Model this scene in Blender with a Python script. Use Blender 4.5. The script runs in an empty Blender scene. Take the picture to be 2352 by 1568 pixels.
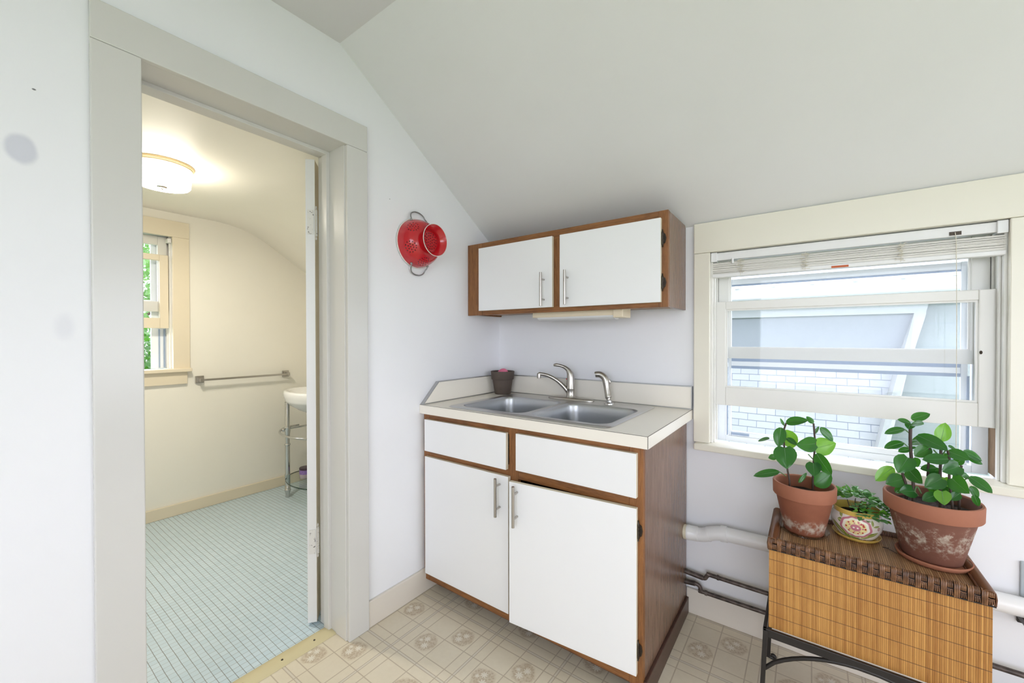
import bpy, bmesh, math, random
from mathutils import Vector, Matrix
random.seed(7)
PI = math.pi
sc = bpy.context.scene
COL = sc.collection
WL = {}          # world position of every object's origin

WORLD, KITP, KLOC, EXPO = 5.3, 15, (3.25,-2.3,1.2), 0.2
# ------------------------------------------------------------------ mesh builder
class MB:
    def __init__(s):
        s.v = []; s.f = []; s.m = []; s.uv = {}
    def add(s, vs, fs, m=0):
        o = len(s.v)
        s.v += [tuple(map(float, p)) for p in vs]
        s.f += [tuple(i + o for i in f) for f in fs]
        s.m += [m] * len(fs)
        return o
    def box(s, x0, x1, y0, y1, z0, z1, m=0, ms=None):
        vs = [(x0,y0,z0),(x1,y0,z0),(x1,y1,z0),(x0,y1,z0),(x0,y0,z1),(x1,y0,z1),(x1,y1,z1),(x0,y1,z1)]
        fs = [(0,3,2,1),(4,5,6,7),(0,1,5,4),(1,2,6,5),(2,3,7,6),(3,0,4,7)]   # bottom top front(-y) right back left
        o = s.add(vs, fs, m)
        if ms:
            for k, mm in ms.items(): s.m[len(s.m) - 6 + k] = mm
        return s
    def prism(s, poly, vec, m=0):
        n = len(poly); vec = Vector(vec)
        vs = [Vector(p) for p in poly] + [Vector(p) + vec for p in poly]
        nrm = Vector((0,0,0))
        for i in range(n):
            a, b = vs[i], vs[(i+1) % n]
            nrm += Vector(((a.y-b.y)*(a.z+b.z), (a.z-b.z)*(a.x+b.x), (a.x-b.x)*(a.y+b.y)))
        fl = nrm.dot(vec) > 0
        base = tuple(range(n)); top = tuple(range(n, 2*n))
        fs = [tuple(reversed(base)) if fl else base, top if fl else tuple(reversed(top))]
        for i in range(n):
            j = (i+1) % n
            q = (i, j, n+j, n+i)
            fs.append(q if fl else tuple(reversed(q)))
        s.add(vs, fs, m); return s
    def tube(s, pts, r, seg=10, m=0, caps=True, closed=False, sx=1.0):
        P = [Vector(p) for p in pts]; n = len(P)
        R = r if isinstance(r, (list, tuple)) else [r] * n
        tang = []
        for i in range(n):
            if closed: t = P[(i+1) % n] - P[i-1]
            else: t = P[min(i+1, n-1)] - P[max(i-1, 0)]
            tang.append(t.normalized())
        t0 = tang[0]
        up = Vector((0,0,1)) if abs(t0.z) < .9 else Vector((1,0,0))
        u = t0.cross(up).normalized()
        vs = []; fs = []
        for i in range(n):
            u = (u - tang[i] * u.dot(tang[i])).normalized()
            w = tang[i].cross(u)
            for k in range(seg):
                a = 2*PI*k/seg
                vs.append(P[i] + u*math.cos(a)*R[i]*sx + w*math.sin(a)*R[i])
        rng = n if closed else n-1
        for i in range(rng):
            a0 = i*seg; b0 = ((i+1) % n)*seg
            for k in range(seg):
                k2 = (k+1) % seg
                fs.append((a0+k, a0+k2, b0+k2, b0+k))
        if caps and not closed:
            fs.append(tuple(reversed(range(seg)))); fs.append(tuple(range((n-1)*seg, n*seg)))
        s.add(vs, fs, m); return s
    def lathe(s, prof, c=(0,0,0), axis='z', seg=40, m=0, cap0=False, cap1=False, sy=1.0, uv=False, ms=None):
        """prof: list of (radius, height along the axis)"""
        c = Vector(c); vs = []; fs = []; mm = []
        for (r, h) in prof:
            for k in range(seg):
                a = 2*PI*k/seg
                p, q = r*math.cos(a), r*math.sin(a)*sy
                if axis == 'z': vs.append(c + Vector((p, q, h)))
                elif axis == 'x': vs.append(c + Vector((h, p, q)))
                else: vs.append(c + Vector((q, h, p)))
        n = len(prof)
        for i in range(n-1):
            for k in range(seg):
                k2 = (k+1) % seg
                fs.append((i*seg+k, i*seg+k2, (i+1)*seg+k2, (i+1)*seg+k)); mm.append(ms[i] if ms else m)
        if cap0: fs.append(tuple(reversed(range(seg)))); mm.append(ms[0] if ms else m)
        if cap1: fs.append(tuple(range((n-1)*seg, n*seg))); mm.append(ms[-1] if ms else m)
        o = s.add(vs, fs, m)
        s.m[len(s.m)-len(fs):] = mm
        if uv:
            L = [0]
            for i in range(1, n): L.append(L[-1] + math.hypot(prof[i][0]-prof[i-1][0], prof[i][1]-prof[i-1][1]))
            fo = len(s.f) - len(fs); idx = 0
            for i in range(n-1):
                for k in range(seg):
                    s.uv[fo+idx] = [(k/seg, L[i]), ((k+1)/seg, L[i]), ((k+1)/seg, L[i+1]), (k/seg, L[i+1])]; idx += 1
        return s
    def ball(s, c, r, seg=16, rings=10, m=0, sc=(1,1,1)):
        prof = [(max(1e-5, r*math.sin(PI*i/rings)), -r*math.cos(PI*i/rings)) for i in range(rings+1)]
        o = len(s.v); s.lathe(prof, (0,0,0), 'z', seg, m)
        for i in range(o, len(s.v)):
            p = s.v[i]; s.v[i] = (c[0]+p[0]*sc[0], c[1]+p[1]*sc[1], c[2]+p[2]*sc[2])
        return s
    def loops(s, loops, m=0, cap0=False, cap1=False, flip=False):
        n = len(loops[0]); vs = [p for l in loops for p in l]; fs = []
        for i in range(len(loops)-1):
            for k in range(n):
                k2 = (k+1) % n
                q = (i*n+k, i*n+k2, (i+1)*n+k2, (i+1)*n+k)
                fs.append(tuple(reversed(q)) if flip else q)
        if cap0: fs.append(tuple(range(n)) if flip else tuple(reversed(range(n))))
        if cap1:
            t = tuple(range((len(loops)-1)*n, len(loops)*n)); fs.append(tuple(reversed(t)) if flip else t)
        s.add(vs, fs, m); return s
    def build(s, name, mats, parent=None, smooth=None, bevel=0, bseg=2, loc=None, solid=0, subd=0):
        base = Vector(loc) if loc is not None else (WL[parent.name] if parent else Vector((0,0,0)))
        me = bpy.data.meshes.new(name)
        me.from_pydata([tuple(Vector(p) - base) for p in s.v], [], s.f)
        for mt in (mats if isinstance(mats, (list, tuple)) else [mats]): me.materials.append(mt)
        me.polygons.foreach_set('material_index', s.m)
        if s.uv:
            ul = me.uv_layers.new(name='UVMap')
            for fi, cs in s.uv.items():
                for li, uvc in zip(me.polygons[fi].loop_indices, cs): ul.data[li].uv = uvc
        me.validate(); me.update()
        if smooth is not None:
            me.polygons.foreach_set('use_smooth', [True]*len(me.polygons))
            me.set_sharp_from_angle(angle=math.radians(smooth))
        o = bpy.data.objects.new(name, me); COL.objects.link(o)
        WL[o.name] = base
        if parent:
            o.parent = parent; o.location = base - WL[parent.name]
        else: o.location = base
        if solid:
            md = o.modifiers.new('Thickness', 'SOLIDIFY'); md.thickness = solid; md.offset = 0
        if bevel:
            md = o.modifiers.new('Bevel', 'BEVEL'); md.width = bevel; md.segments = bseg; md.limit_method = 'ANGLE'; md.angle_limit = math.radians(50)
            md.harden_normals = False
        if subd:
            md = o.modifiers.new('Sub', 'SUBSURF'); md.levels = subd; md.render_levels = subd
        return o

def tag(o, label=None, cat=None, group=None, kind=None):
    if label: o['label'] = label
    if cat: o['category'] = cat
    if group: o['group'] = group
    if kind: o['kind'] = kind
    return o
def thing(name, label, cat, loc, group=None, kind=None):
    o = bpy.data.objects.new(name, None); COL.objects.link(o)
    o.empty_display_size = .05; o.location = loc; WL[o.name] = Vector(loc)
    return tag(o, label, cat, group, kind)
def bx(*a, **k): return MB().box(*a, **k)
def lerp(a, b, t): return a + (b-a)*t
def smooth_path(pts, n=6):
    """Catmull-Rom through pts (tuples of any length)"""
    out = []; N = len(pts)
    for i in range(N-1):
        p0, p1, p2, p3 = pts[max(i-1,0)], pts[i], pts[i+1], pts[min(i+2,N-1)]
        for k in range(n):
            t = k/n
            out.append(tuple(.5*(2*b + (c-a)*t + (2*a-5*b+4*c-d)*t*t + (3*b-a-3*c+d)*t**3) for a,b,c,d in zip(p0,p1,p2,p3)))
    out.append(tuple(pts[-1])); return out

# ------------------------------------------------------------------ shader helpers
def lin(r, g, b):
    f = lambda c: (c/255/12.92) if c/255 <= .04045 else ((c/255+.055)/1.055)**2.4
    return (f(r), f(g), f(b), 1)
class S:
    """a socket (or number) in a node tree with arithmetic"""
    def __init__(s, nt, x): s.nt = nt; s.x = x
    def _m(s, op, *o):
        n = s.nt.nodes.new('ShaderNodeMath'); n.operation = op
        for i, a in enumerate((s,)+o):
            a = a.x if isinstance(a, S) else a
            if isinstance(a, (int, float)): n.inputs[i].default_value = a
            else: s.nt.links.new(a, n.inputs[i])
        return S(s.nt, n.outputs[0])
    def __add__(s, o): return s._m('ADD', o)
    def __radd__(s, o): return s._m('ADD', o)
    def __sub__(s, o): return s._m('SUBTRACT', o)
    def __rsub__(s, o): return S(s.nt, o)._m('SUBTRACT', s)
    def __mul__(s, o): return s._m('MULTIPLY', o)
    def __rmul__(s, o): return s._m('MULTIPLY', o)
    def __truediv__(s, o): return s._m('DIVIDE', o)
    def fract(s): return s._m('FRACT')
    def floor(s): return s._m('FLOOR')
    def abs(s): return s._m('ABSOLUTE')
    def sqrt(s): return s._m('SQRT')
    def sin(s): return s._m('SINE')
    def cos(s): return s._m('COSINE')
    def max(s, o): return s._m('MAXIMUM', o)
    def min(s, o): return s._m('MINIMUM', o)
    def pow(s, o): return s._m('POWER', o)
    def lt(s, o): return s._m('LESS_THAN', o)
    def gt(s, o): return s._m('GREATER_THAN', o)
    def atan2(s, o): return s._m('ARCTAN2', o)
    def below(s, e, w):
        """1 where s<e-w, 0 where s>e+w, soft between"""
        n = s.nt.nodes.new('ShaderNodeMapRange'); n.interpolation_type = 'SMOOTHSTEP'
        s.nt.links.new(s.x, n.inputs[0])
        n.inputs[1].default_value = e-w; n.inputs[2].default_value = e+w
        n.inputs[3].default_value = 1; n.inputs[4].default_value = 0
        return S(s.nt, n.outputs[0])
class M:
    def __init__(s, name, col=(.8,.8,.8,1), rough=.5, metal=0, spec=.5, **kw):
        s.mat = bpy.data.materials.new(name); s.mat.use_nodes = True
        s.nt = s.mat.node_tree; s.b = s.nt.nodes['Principled BSDF']
        s.b.inputs['Base Color'].default_value = col; s.b.inputs['Roughness'].default_value = rough
        s.b.inputs['Metallic'].default_value = metal; s.b.inputs['Specular IOR Level'].default_value = spec
        for k, v in kw.items(): s.b.inputs[k].default_value = v
        s.mat.diffuse_color = col
    def xyz(s, uv=False):
        tc = s.nt.nodes.new('ShaderNodeTexCoord'); sp = s.nt.nodes.new('ShaderNodeSeparateXYZ')
        s.nt.links.new(tc.outputs['UV' if uv else 'Object'], sp.inputs[0])
        return tuple(S(s.nt, sp.outputs[i]) for i in range(3))
    def vec(s, x, y, z):
        n = s.nt.nodes.new('ShaderNodeCombineXYZ')
        for i, a in enumerate((x, y, z)):
            if isinstance(a, S): s.nt.links.new(a.x, n.inputs[i])
            else: n.inputs[i].default_value = a
        return n.outputs[0]
    def noise(s, scale=5, detail=3, rough=.5, v=None, mp=None, dist=0):
        n = s.nt.nodes.new('ShaderNodeTexNoise'); n.inputs['Scale'].default_value = scale
        n.inputs['Detail'].default_value = detail; n.inputs['Roughness'].default_value = rough; n.inputs['Distortion'].default_value = dist
        if v is None:
            tc = s.nt.nodes.new('ShaderNodeTexCoord'); v = tc.outputs['Object']
        if mp:
            m = s.nt.nodes.new('ShaderNodeMapping'); m.inputs['Scale'].default_value = mp
            s.nt.links.new(v, m.inputs[0]); v = m.outputs[0]
        s.nt.links.new(v, n.inputs['Vector'])
        return S(s.nt, n.outputs[0])
    def white(s, v):
        n = s.nt.nodes.new('ShaderNodeTexWhiteNoise'); n.noise_dimensions = '3D'
        s.nt.links.new(v, n.inputs['Vector']); return S(s.nt, n.outputs['Value'])
    def vor(s, scale, v=None, feature='F1'):
        n = s.nt.nodes.new('ShaderNodeTexVoronoi'); n.inputs['Scale'].default_value = scale; n.feature = feature
        if v is None:
            tc = s.nt.nodes.new('ShaderNodeTexCoord'); v = tc.outputs['Object']
        s.nt.links.new(v, n.inputs['Vector']); return S(s.nt, n.outputs['Distance'])
    def mix(s, f, a, b):
        n = s.nt.nodes.new('ShaderNodeMix'); n.data_type = 'RGBA'
        for sock, val in ((n.inputs[0], f), (n.inputs[6], a), (n.inputs[7], b)):
            if isinstance(val, S): s.nt.links.new(val.x, sock)
            elif hasattr(val, 'is_output'): s.nt.links.new(val, sock)
            else: sock.default_value = val
        return n.outputs[2]
    def ramp(s, f, stops):
        n = s.nt.nodes.new('ShaderNodeValToRGB'); e = n.color_ramp.elements
        while len(e) < len(stops): e.new(.5)
        for el, (p, c) in zip(e, stops): el.position = p; el.color = c
        s.nt.links.new(f.x, n.inputs[0]); return n.outputs[0]
    def color(s, sock): s.nt.links.new(sock, s.b.inputs['Base Color']); return s
    def rough(s, f):
        s.nt.links.new(f.x, s.b.inputs['Roughness']); return s
    def bump(s, f, strength=.2, dist=.002):
        n = s.nt.nodes.new('ShaderNodeBump'); n.inputs['Strength'].default_value = strength; n.inputs['Distance'].default_value = dist
        s.nt.links.new(f.x, n.inputs['Height']); s.nt.links.new(n.outputs[0], s.b.inputs['Normal']); return s

# ------------------------------------------------------------------ materials
def paint(name, c, rough=.45, bump=.06, var=.03):
    m = M(name, lin(*c), rough)
    n = m.noise(3, 4)
    a = tuple(min(1, v*(1+var)) for v in lin(*c)[:3]) + (1,); b = tuple(v*(1-var) for v in lin(*c)[:3]) + (1,)
    m.color(m.mix(n, b, a))
    m.bump(m.noise(220, 2) + m.noise(25, 3)*1.5, bump, .001)
    return m.mat
def patched_wall():
    c = (233, 233, 234); m = M('white wall paint', lin(*c), .5)
    x, y, z = m.xyz(); w = m.noise(14, 3)
    def spot(cy, cz, ry, rz, soft=.25):
        d = (((y-cy)/ry).pow(2) + ((z-cz)/rz).pow(2)).sqrt() + (w-.5)*.8
        return d.below(1, soft)
    n = m.noise(3, 4)
    base = m.mix(n, lin(235,235,238), lin(240,240,242))
    base = m.mix(spot(-1.855, 1.687, .024, .034)*.85, base, lin(205,206,216))
    base = m.mix(spot(-1.787, 1.264, .016, .03, .6)*.35, base, lin(212,213,222))
    base = m.mix(spot(-1.834, 1.838, .0035, .0022)*.9, base, lin(90,88,90))
    base = m.mix(spot(-.799, 1.857, .003, .002)*.7, base, lin(120,116,112))
    m.color(base); m.bump(m.noise(220, 2) + m.noise(25, 3)*1.5, .07, .001)
    return m.mat
WALL = patched_wall()
CEIL = paint('white ceiling paint', (231, 231, 231), .55)
FLATCEIL = paint('flat ceiling paint', (224, 223, 222), .55)
TRIM = paint('beige gloss trim paint', (212, 210, 205), .22, .05, .02)
SASHP = paint('white gloss sash paint', (228, 226, 220), .3, .05, .02)
CASEP = paint('cream casing paint', (230, 225, 210), .3, .05, .02)
BATHW = paint('cream bathroom paint', (244, 240, 229), .5)
BATHT = paint('tan bathroom trim paint', (231, 219, 195), .4)
BASEP = paint('beige baseboard paint', (221, 213, 201), .35)
def oak(name, dark, light, axis, scale=1.0, rough=.4):
    m = M(name, lin(*light), rough)
    mp = {'x': (2.2, 26, 26), 'z': (26, 26, 2.2)}[axis]
    g = m.noise(3.2*scale, 6, .62, mp=mp, dist=.6); f = m.noise(11*scale, 3, .6, mp=tuple(v*1.6 for v in mp))
    m.color(m.ramp(g*.65+f*.35, [(.32, lin(*dark)), (.5, lin(*[lerp(a,b,.6) for a,b in zip(dark,light)])), (.68, lin(*light))]))
    m.bump(f, .15, .0008); return m.mat
OAKX = oak('oak rail', (96, 57, 28), (160, 108, 62), 'x')
OAKZ = oak('oak stile', (96, 57, 28), (160, 108, 62), 'z')
PANEL = oak('walnut laminate side panel', (98, 73, 58), (142, 112, 93), 'z', 1.2, .27)
KICK = oak('dark stained trim', (52, 30, 22), (84, 52, 38), 'x', 1, .35)
UNDER = oak('cabinet underside', (130, 96, 64), (172, 138, 100), 'x')
DOORW = paint('white laminate door face', (240, 240, 240), .35, .02, .01)
DOORE = paint('cream door edge', (226, 218, 196), .4, .02)
LAM = paint('cream laminate', (240, 234, 222), .3, .02, .025)
SEAM = M('laminate seam', lin(70, 60, 52), .6).mat
ALU = M('aluminium strip', lin(190, 190, 190), .35, 1).mat
def brushed(name, c, rough, mp, aniso=0):
    m = M(name, lin(*c), rough, 1)
    n = m.noise(6, 4, .6, mp=mp); m.rough(n*.22 + (rough-.11)); m.bump(n, .06, .0005); return m.mat
STEEL = brushed('brushed stainless steel', (205, 205, 205), .32, (3, 60, 60))
BOWLS = brushed('brushed sink bowl steel', (188, 190, 193), .36, (40, 40, 3))
NICKEL = M('brushed nickel', lin(182, 177, 170), .28, 1).mat
CHROME = M('polished chrome', lin(200, 200, 198), .12, 1).mat
BRONZE = M('dark bronze', lin(70, 62, 54), .4, .8).mat
IRON = M('black wrought iron', lin(44, 40, 38), .42, .3).mat
WHITEP = M('white plastic', lin(232, 232, 232), .35).mat
PVC = paint('white painted pipe', (236, 236, 236), .3, .04, .01)
def pipe_mat():
    m = M('aged iron pipe', lin(84, 74, 68), .45, .5); n = m.noise(40, 4)
    m.color(m.ramp(n, [(.35, lin(66, 58, 54)), (.6, lin(98, 86, 80)), (.75, lin(120, 112, 106))])); return m.mat
PIPE = pipe_mat()
def chipped(name):
    m = M(name, lin(216, 214, 210), .35); n = m.noise(90, 4, .7)
    m.color(m.mix(n.below(.385, .012), lin(216, 213, 205), lin(58, 44, 38))); return m.mat
HINGEP = chipped('chipped painted hinge')
DOORP = paint('white door paint', (222, 221, 218), .35)
DOORB = paint('cream door paint', (226, 213, 184), .4)

def vinyl():
    m = M('patterned vinyl floor', lin(214, 205, 188), .38)
    x, y, z = m.xyz(); P = .303
    u = ((x - .1675)/P); v = ((y + .6275)/P)
    fu, fv = u.fract(), v.fract()
    du = (fu - .5).abs(); dv = (fv - .5).abs()             # 0 centre .5 edge
    def lines(d):
        a = (d - .351).abs().below(.0065, .0035)             # border lines
        b = d.below(.0065, .0035)                            # centre line
        c = (d - .484).abs().below(.0052, .003)             # the double line
        return a.max(b).max(c)
    ln = lines(du).max(lines(dv))
    chan = du.gt(.484).max(dv.gt(.484))
    def flower(cx, cy, flip):
        dx, dy = fu - cx, fv - cy
        r = (dx*dx + dy*dy).sqrt()
        w = m.noise(26, 3)
        blob = (r + (w - .5)*.09).below(.150, .022)
        pet = None
        for (ox, oy, k) in ((.03*flip, -.055, .05), (-.02*flip, .05, .045), (-.085, -.01*flip, .03)):
            ex, ey = dx - ox, dy - oy
            rr = (ex*ex + ey*ey).sqrt(); th = ey.atan2(ex)
            st = (rr/((th*4).cos().abs()*.75 + .3)).below(k, .008)
            pet = st if pet is None else pet.max(st)
        return blob, pet
    b1, p1 = flower(.325, .325, 1); b2, p2 = flower(.675, .675, -1)
    blob = b1.max(b2); pet = p1.max(p2)
    mott = m.vor(120); n = m.noise(9, 4); n2 = m.noise(60, 3)
    base = m.mix(n*.6 + n2*.4, lin(208, 196, 172), lin(225, 215, 194))
    base = m.mix(chan*.5, base, lin(204, 197, 186))
    base = m.mix(blob*(mott.below(.5, .35)*.5+.32), base, lin(176, 156, 130))
    base = m.mix(pet*blob*.85, base, lin(226, 220, 206))
    base = m.mix(ln*.7, base, lin(170, 154, 133))
    m.color(base); m.bump(ln*-1 + n2*.3, .12, .001); m.rough(n*.2+.3)
    return m.mat
VINYL = vinyl()
def mosaic():
    m = M('pale blue mosaic tile', lin(176, 205, 205), .4)
    x, y, z = m.xyz(); wob = m.noise(7, 2)
    sy = (y + 1.352)/.0253 + (wob-.5)*.18; sx = (x + .157)/.0268
    ly = (sy.fract() - .5).abs().gt(.455); lx = (sx.fract() - .5).abs().gt(.462)
    t = m.white(m.vec(sx.floor(), sy.floor(), 0)); n = m.noise(2.2, 3); n3 = m.noise(4, 2)
    base = m.mix(t*.5 + n*.5, lin(190, 210, 220), lin(206, 222, 231))
    base = m.mix(lx*n3*1.0, base, lin(118, 116, 104)); base = m.mix(ly*(n*.5+.45), base, lin(98, 92, 82))
    m.color(base); m.bump(lx.max(ly)*-1, .25, .001); m.rough(n*.2+.28); return m.mat
MOSAIC = mosaic()

def glass_mat(name, tint=(1,1,1,1), refl=.9):
    mt = bpy.data.materials.new(name); mt.use_nodes = True; nt = mt.node_tree
    nt.nodes.clear(); out = nt.nodes.new('ShaderNodeOutputMaterial'); mx = nt.nodes.new('ShaderNodeMixShader')
    tr = nt.nodes.new('ShaderNodeBsdfTransparent'); tr.inputs[0].default_value = tint
    gl = nt.nodes.new('ShaderNodeBsdfGlossy'); gl.inputs['Roughness'].default_value = .02
    lw = nt.nodes.new('ShaderNodeLayerWeight'); lw.inputs[0].default_value = .5
    pw = nt.nodes.new('ShaderNodeMath'); pw.operation = 'POWER'; pw.inputs[1].default_value = 4.5; nt.links.new(lw.outputs['Facing'], pw.inputs[0])
    mul = nt.nodes.new('ShaderNodeMath'); mul.operation = 'MULTIPLY_ADD'; mul.inputs[1].default_value = .9*refl; mul.inputs[2].default_value = .045*refl
    nt.links.new(pw.outputs[0], mul.inputs[0]); nt.links.new(mul.outputs[0], mx.inputs[0])
    nt.links.new(tr.outputs[0], mx.inputs[1]); nt.links.new(gl.outputs[0], mx.inputs[2]); nt.links.new(mx.outputs[0], out.inputs[0])
    return mt
GLASS = glass_mat('window glass', (.985,.99,.995,1), .3)
SHELFG = glass_mat('clear shelf glass', (.95,.98,.965,1), .6)
GLASSEDGE = M('green glass edge', lin(30, 62, 52), .15).mat
SAUCERG = glass_mat('clear plastic saucer', (.9,.88,.86,1), 1.0)
STORM = paint('grey storm aluminium', (236, 240, 244), .45, .02)
STORMD = paint('dark storm channel', (150, 166, 190), .5, .02)
WEATHER = paint('weathered grey rail paint', (224, 224, 220), .6, .15, .12)
RAWW = oak('bare weathered wood', (92, 70, 48), (150, 122, 92), 'z', 1.2, .7)
BLIND = paint('ivory blind slats', (226, 222, 214), .4, .02)
BLINDH = paint('white blind rail', (232, 231, 230), .4, .02)
CORD = M('white cord', lin(214, 208, 192), .8).mat
STICKER = M('orange warning sticker', lin(196, 96, 50), .6).mat

def lamp_glass(power):
    m = M('lit frosted glass', lin(255, 248, 232), .4)
    m.b.inputs['Emission Color'].default_value = (1, .925, .79, 1); m.b.inputs['Emission Strength'].default_value = power
    return m.mat
LAMPG = lamp_glass(19); LAMPB = lamp_glass(138)
CANOPY = M('cream lamp canopy', lin(206, 186, 146), .35).mat
PORC = M('white porcelain', lin(240, 240, 238), .1).mat
REDE = M('red enamel', lin(190, 22, 34), .16, **{'Coat Weight': .5}).mat
def red_perforated():
    m = M('red perforated enamel', lin(190, 22, 34), .16, **{'Coat Weight': .4})
    u, v, _ = m.xyz(uv=True)
    lx = ((u*6 + .12).fract() - .5)*(2*PI*.098/6); ly = v - .066
    r = (lx*lx + ly*ly).sqrt(); th = ly.atan2(lx)
    mask = r.below(.0028, .0006)
    for n, R in ((6, .0125), (12, .025)):
        d = ((th*(n/(2*PI)) + .5).fract() - .5)*(2*PI/n)
        dist = (r*r + R*R - r*d.cos()*(2*R)).max(0.0).sqrt()
        mask = mask.max(dist.below(.0028, .0006))
    tr = m.nt.nodes.new('ShaderNodeBsdfTransparent'); mx = m.nt.nodes.new('ShaderNodeMixShader')
    out = m.nt.nodes['Material Output']
    m.nt.links.new(mask.x, mx.inputs[0]); m.nt.links.new(m.b.outputs[0], mx.inputs[1]); m.nt.links.new(tr.outputs[0], mx.inputs[2]); m.nt.links.new(mx.outputs[0], out.inputs[0])
    return m.mat
REDP = red_perforated()
WHITEE = M('white enamel edge', lin(232, 228, 220), .2).mat
BROWNP = M('dark brown clay', lin(88, 76, 68), .75).mat
PINK = paint('pink sponge', (226, 120, 150), .9, .4)

def terracotta(name, zlo, zhi, dark, light, thr=.5, band=None):
    m = M(name, lin(*light), .78)
    x, y, z = m.xyz(); n = m.noise(9, 5, .6); f = m.noise(36, 8, .75); s = m.noise(70, 3)
    base = m.mix(n, lin(*dark), lin(*light))
    zz = ((z - zlo)/(zhi - zlo))
    ring = (zz - .5).abs().below(.34, .3)
    salt = (f + ring*.20 - .2).below(thr, .09)
    salt = (1 - salt)*ring*(s*.9+.2)
    base = m.mix(salt, base, lin(205, 196, 178))
    m.color(base); m.bump(f + s, .12, .001); return m.mat
TERRA1 = terracotta('terracotta with salt line', .0, .060, (112, 62, 44), (158, 98, 70), .49)
TERRA2 = terracotta('weathered dark terracotta', .005, .135, (88, 56, 46), (140, 90, 70), .52)
TERRAR = terracotta('terracotta rim', 5, 6, (142, 88, 64), (172, 112, 86))
SAUCT = terracotta('terracotta saucer', 5, 6, (150, 94, 70), (176, 116, 88))
SOIL = paint('dark potting soil', (46, 32, 26), .95, 1.0, .4)
YELL = paint('yellow glaze', (216, 182, 92), .2, .05, .06)

def floral():
    """white glazed bowl with a painted pink rose, yellow disc and green leaves; uv.x around (fraction), uv.y up the wall"""
    m = M('hand painted glaze', lin(228, 218, 204), .22)
    u, v, _ = m.xyz(uv=True)
    X = ((u*2 + .03).fract() - .5)*.215; Y = v - .052
    wob = m.noise(30, 2)
    r = (X*X*.82 + Y*Y*1.25).sqrt(); th = Y.atan2(X)
    rw = r + (th*9).sin()*.0012
    base = m.mix(wob, lin(220, 208, 194), lin(234, 226, 214))
    def leaf(cx, cy, ang, L, W):
        ca, sa = math.cos(ang), math.sin(ang)
        a = ((X-cx)*ca + (Y-cy)*sa)/L; b = ((Y-cy)*ca - (X-cx)*sa)/W
        return (a*a + b.abs()).below(1, .08), b
    for (cx, cy, ang, L, W) in ((-.048, -.022, 2.35, .036, .010), (-.030, -.030, 2.0, .024, .008), (-.042, .012, 3.1, .011, .008), (-.046, .033, 2.1, .014, .005),
                                (.034, -.026, .62, .024, .009), (.050, -.020, .5, .020, .007), (-.012, -.040, .1, .030, .006), (.002, -.046, -.2, .024, .006),
                                (.046, .020, 1.5, .010, .004), (.058, .010, .1, .012, .003)):
        lf, b = leaf(cx, cy, ang, L, W)
        base = m.mix(lf*.9, base, m.mix(b.abs().below(.16, .08), lin(118, 134, 48), lin(196, 190, 110)))
    pink = lin(194, 122, 134); yel = lin(232, 214, 150); red = lin(178, 44, 50); cream = lin(240, 232, 214)
    base = m.mix(rw.below(.0400, .001), base, cream)
    base = m.mix((rw - .0365).abs().below(.0034, .0008), base, pink)
    base = m.mix(rw.below(.0262, .0012), base, yel)
    petal = ((th*10).cos().gt(.5))*((r - .0225).abs().below(.0022, .0006))
    base = m.mix(petal, base, red)
    p2 = ((th*7).cos().gt(.6))*((r - .0165).abs().below(.002, .0006))
    base = m.mix(p2, base, pink)
    base = m.mix(r.below(.0125, .0008), base, pink)
    dd = ((X*.9).abs() - .0045).abs()
    base = m.mix(((dd*dd + Y*Y).sqrt()).below(.0025, .0006), base, cream)
    arc = ((r - .0205).abs().below(.0028, .0006))*((th - .75).abs().below(.55, .05))*((th*16).cos().gt(-.5))
    base = m.mix(arc, base, red)
    for (cx, cy) in ((.018, -.049), (.031, -.048), (.066, .002)):
        q = ((X-cx)*(X-cx) + (Y-cy)*(Y-cy)).sqrt()
        base = m.mix(q.below(.0052, .0006), base, lin(140, 60, 52)); base = m.mix((q-.0025).abs().below(.0008, .0003), base, cream)
    m.color(base); return m.mat
FLORAL = floral()

def leaf_mat(name, dark, light, tr):
    m = M(name, lin(*light), .2)
    n = m.noise(18, 3); m.color(m.mix(n, lin(*dark), lin(*light)))
    m.b.inputs['Subsurface Weight'].default_value = 0
    t = m.nt.nodes.new('ShaderNodeBsdfTranslucent'); t.inputs[0].default_value = lin(*tr)
    mx = m.nt.nodes.new('ShaderNodeMixShader'); mx.inputs[0].default_value = .35
    out = m.nt.nodes['Material Output']
    m.nt.links.new(m.b.outputs[0], mx.inputs[1]); m.nt.links.new(t.outputs[0], mx.inputs[2]); m.nt.links.new(mx.outputs[0], out.inputs[0])
    return m.mat
LEAF = leaf_mat('dark green leaf', (26, 68, 36), (54, 110, 54), (90, 170, 40))
LEAFB = leaf_mat('bright and backlit leaf', (84, 150, 46), (130, 186, 76), (150, 210, 60))  # brighter green; on one left-pot leaf the colour stands in for backlight
LEAFS = leaf_mat('soft green leaf', (92, 146, 84), (156, 200, 144), (120, 190, 90))
RIBM = M('pale leaf midrib', lin(96, 142, 84), .4).mat
STEMM = M('dark stem', lin(66, 50, 42), .6).mat
STEMG = M('green stem', lin(84, 120, 66), .5).mat

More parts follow.
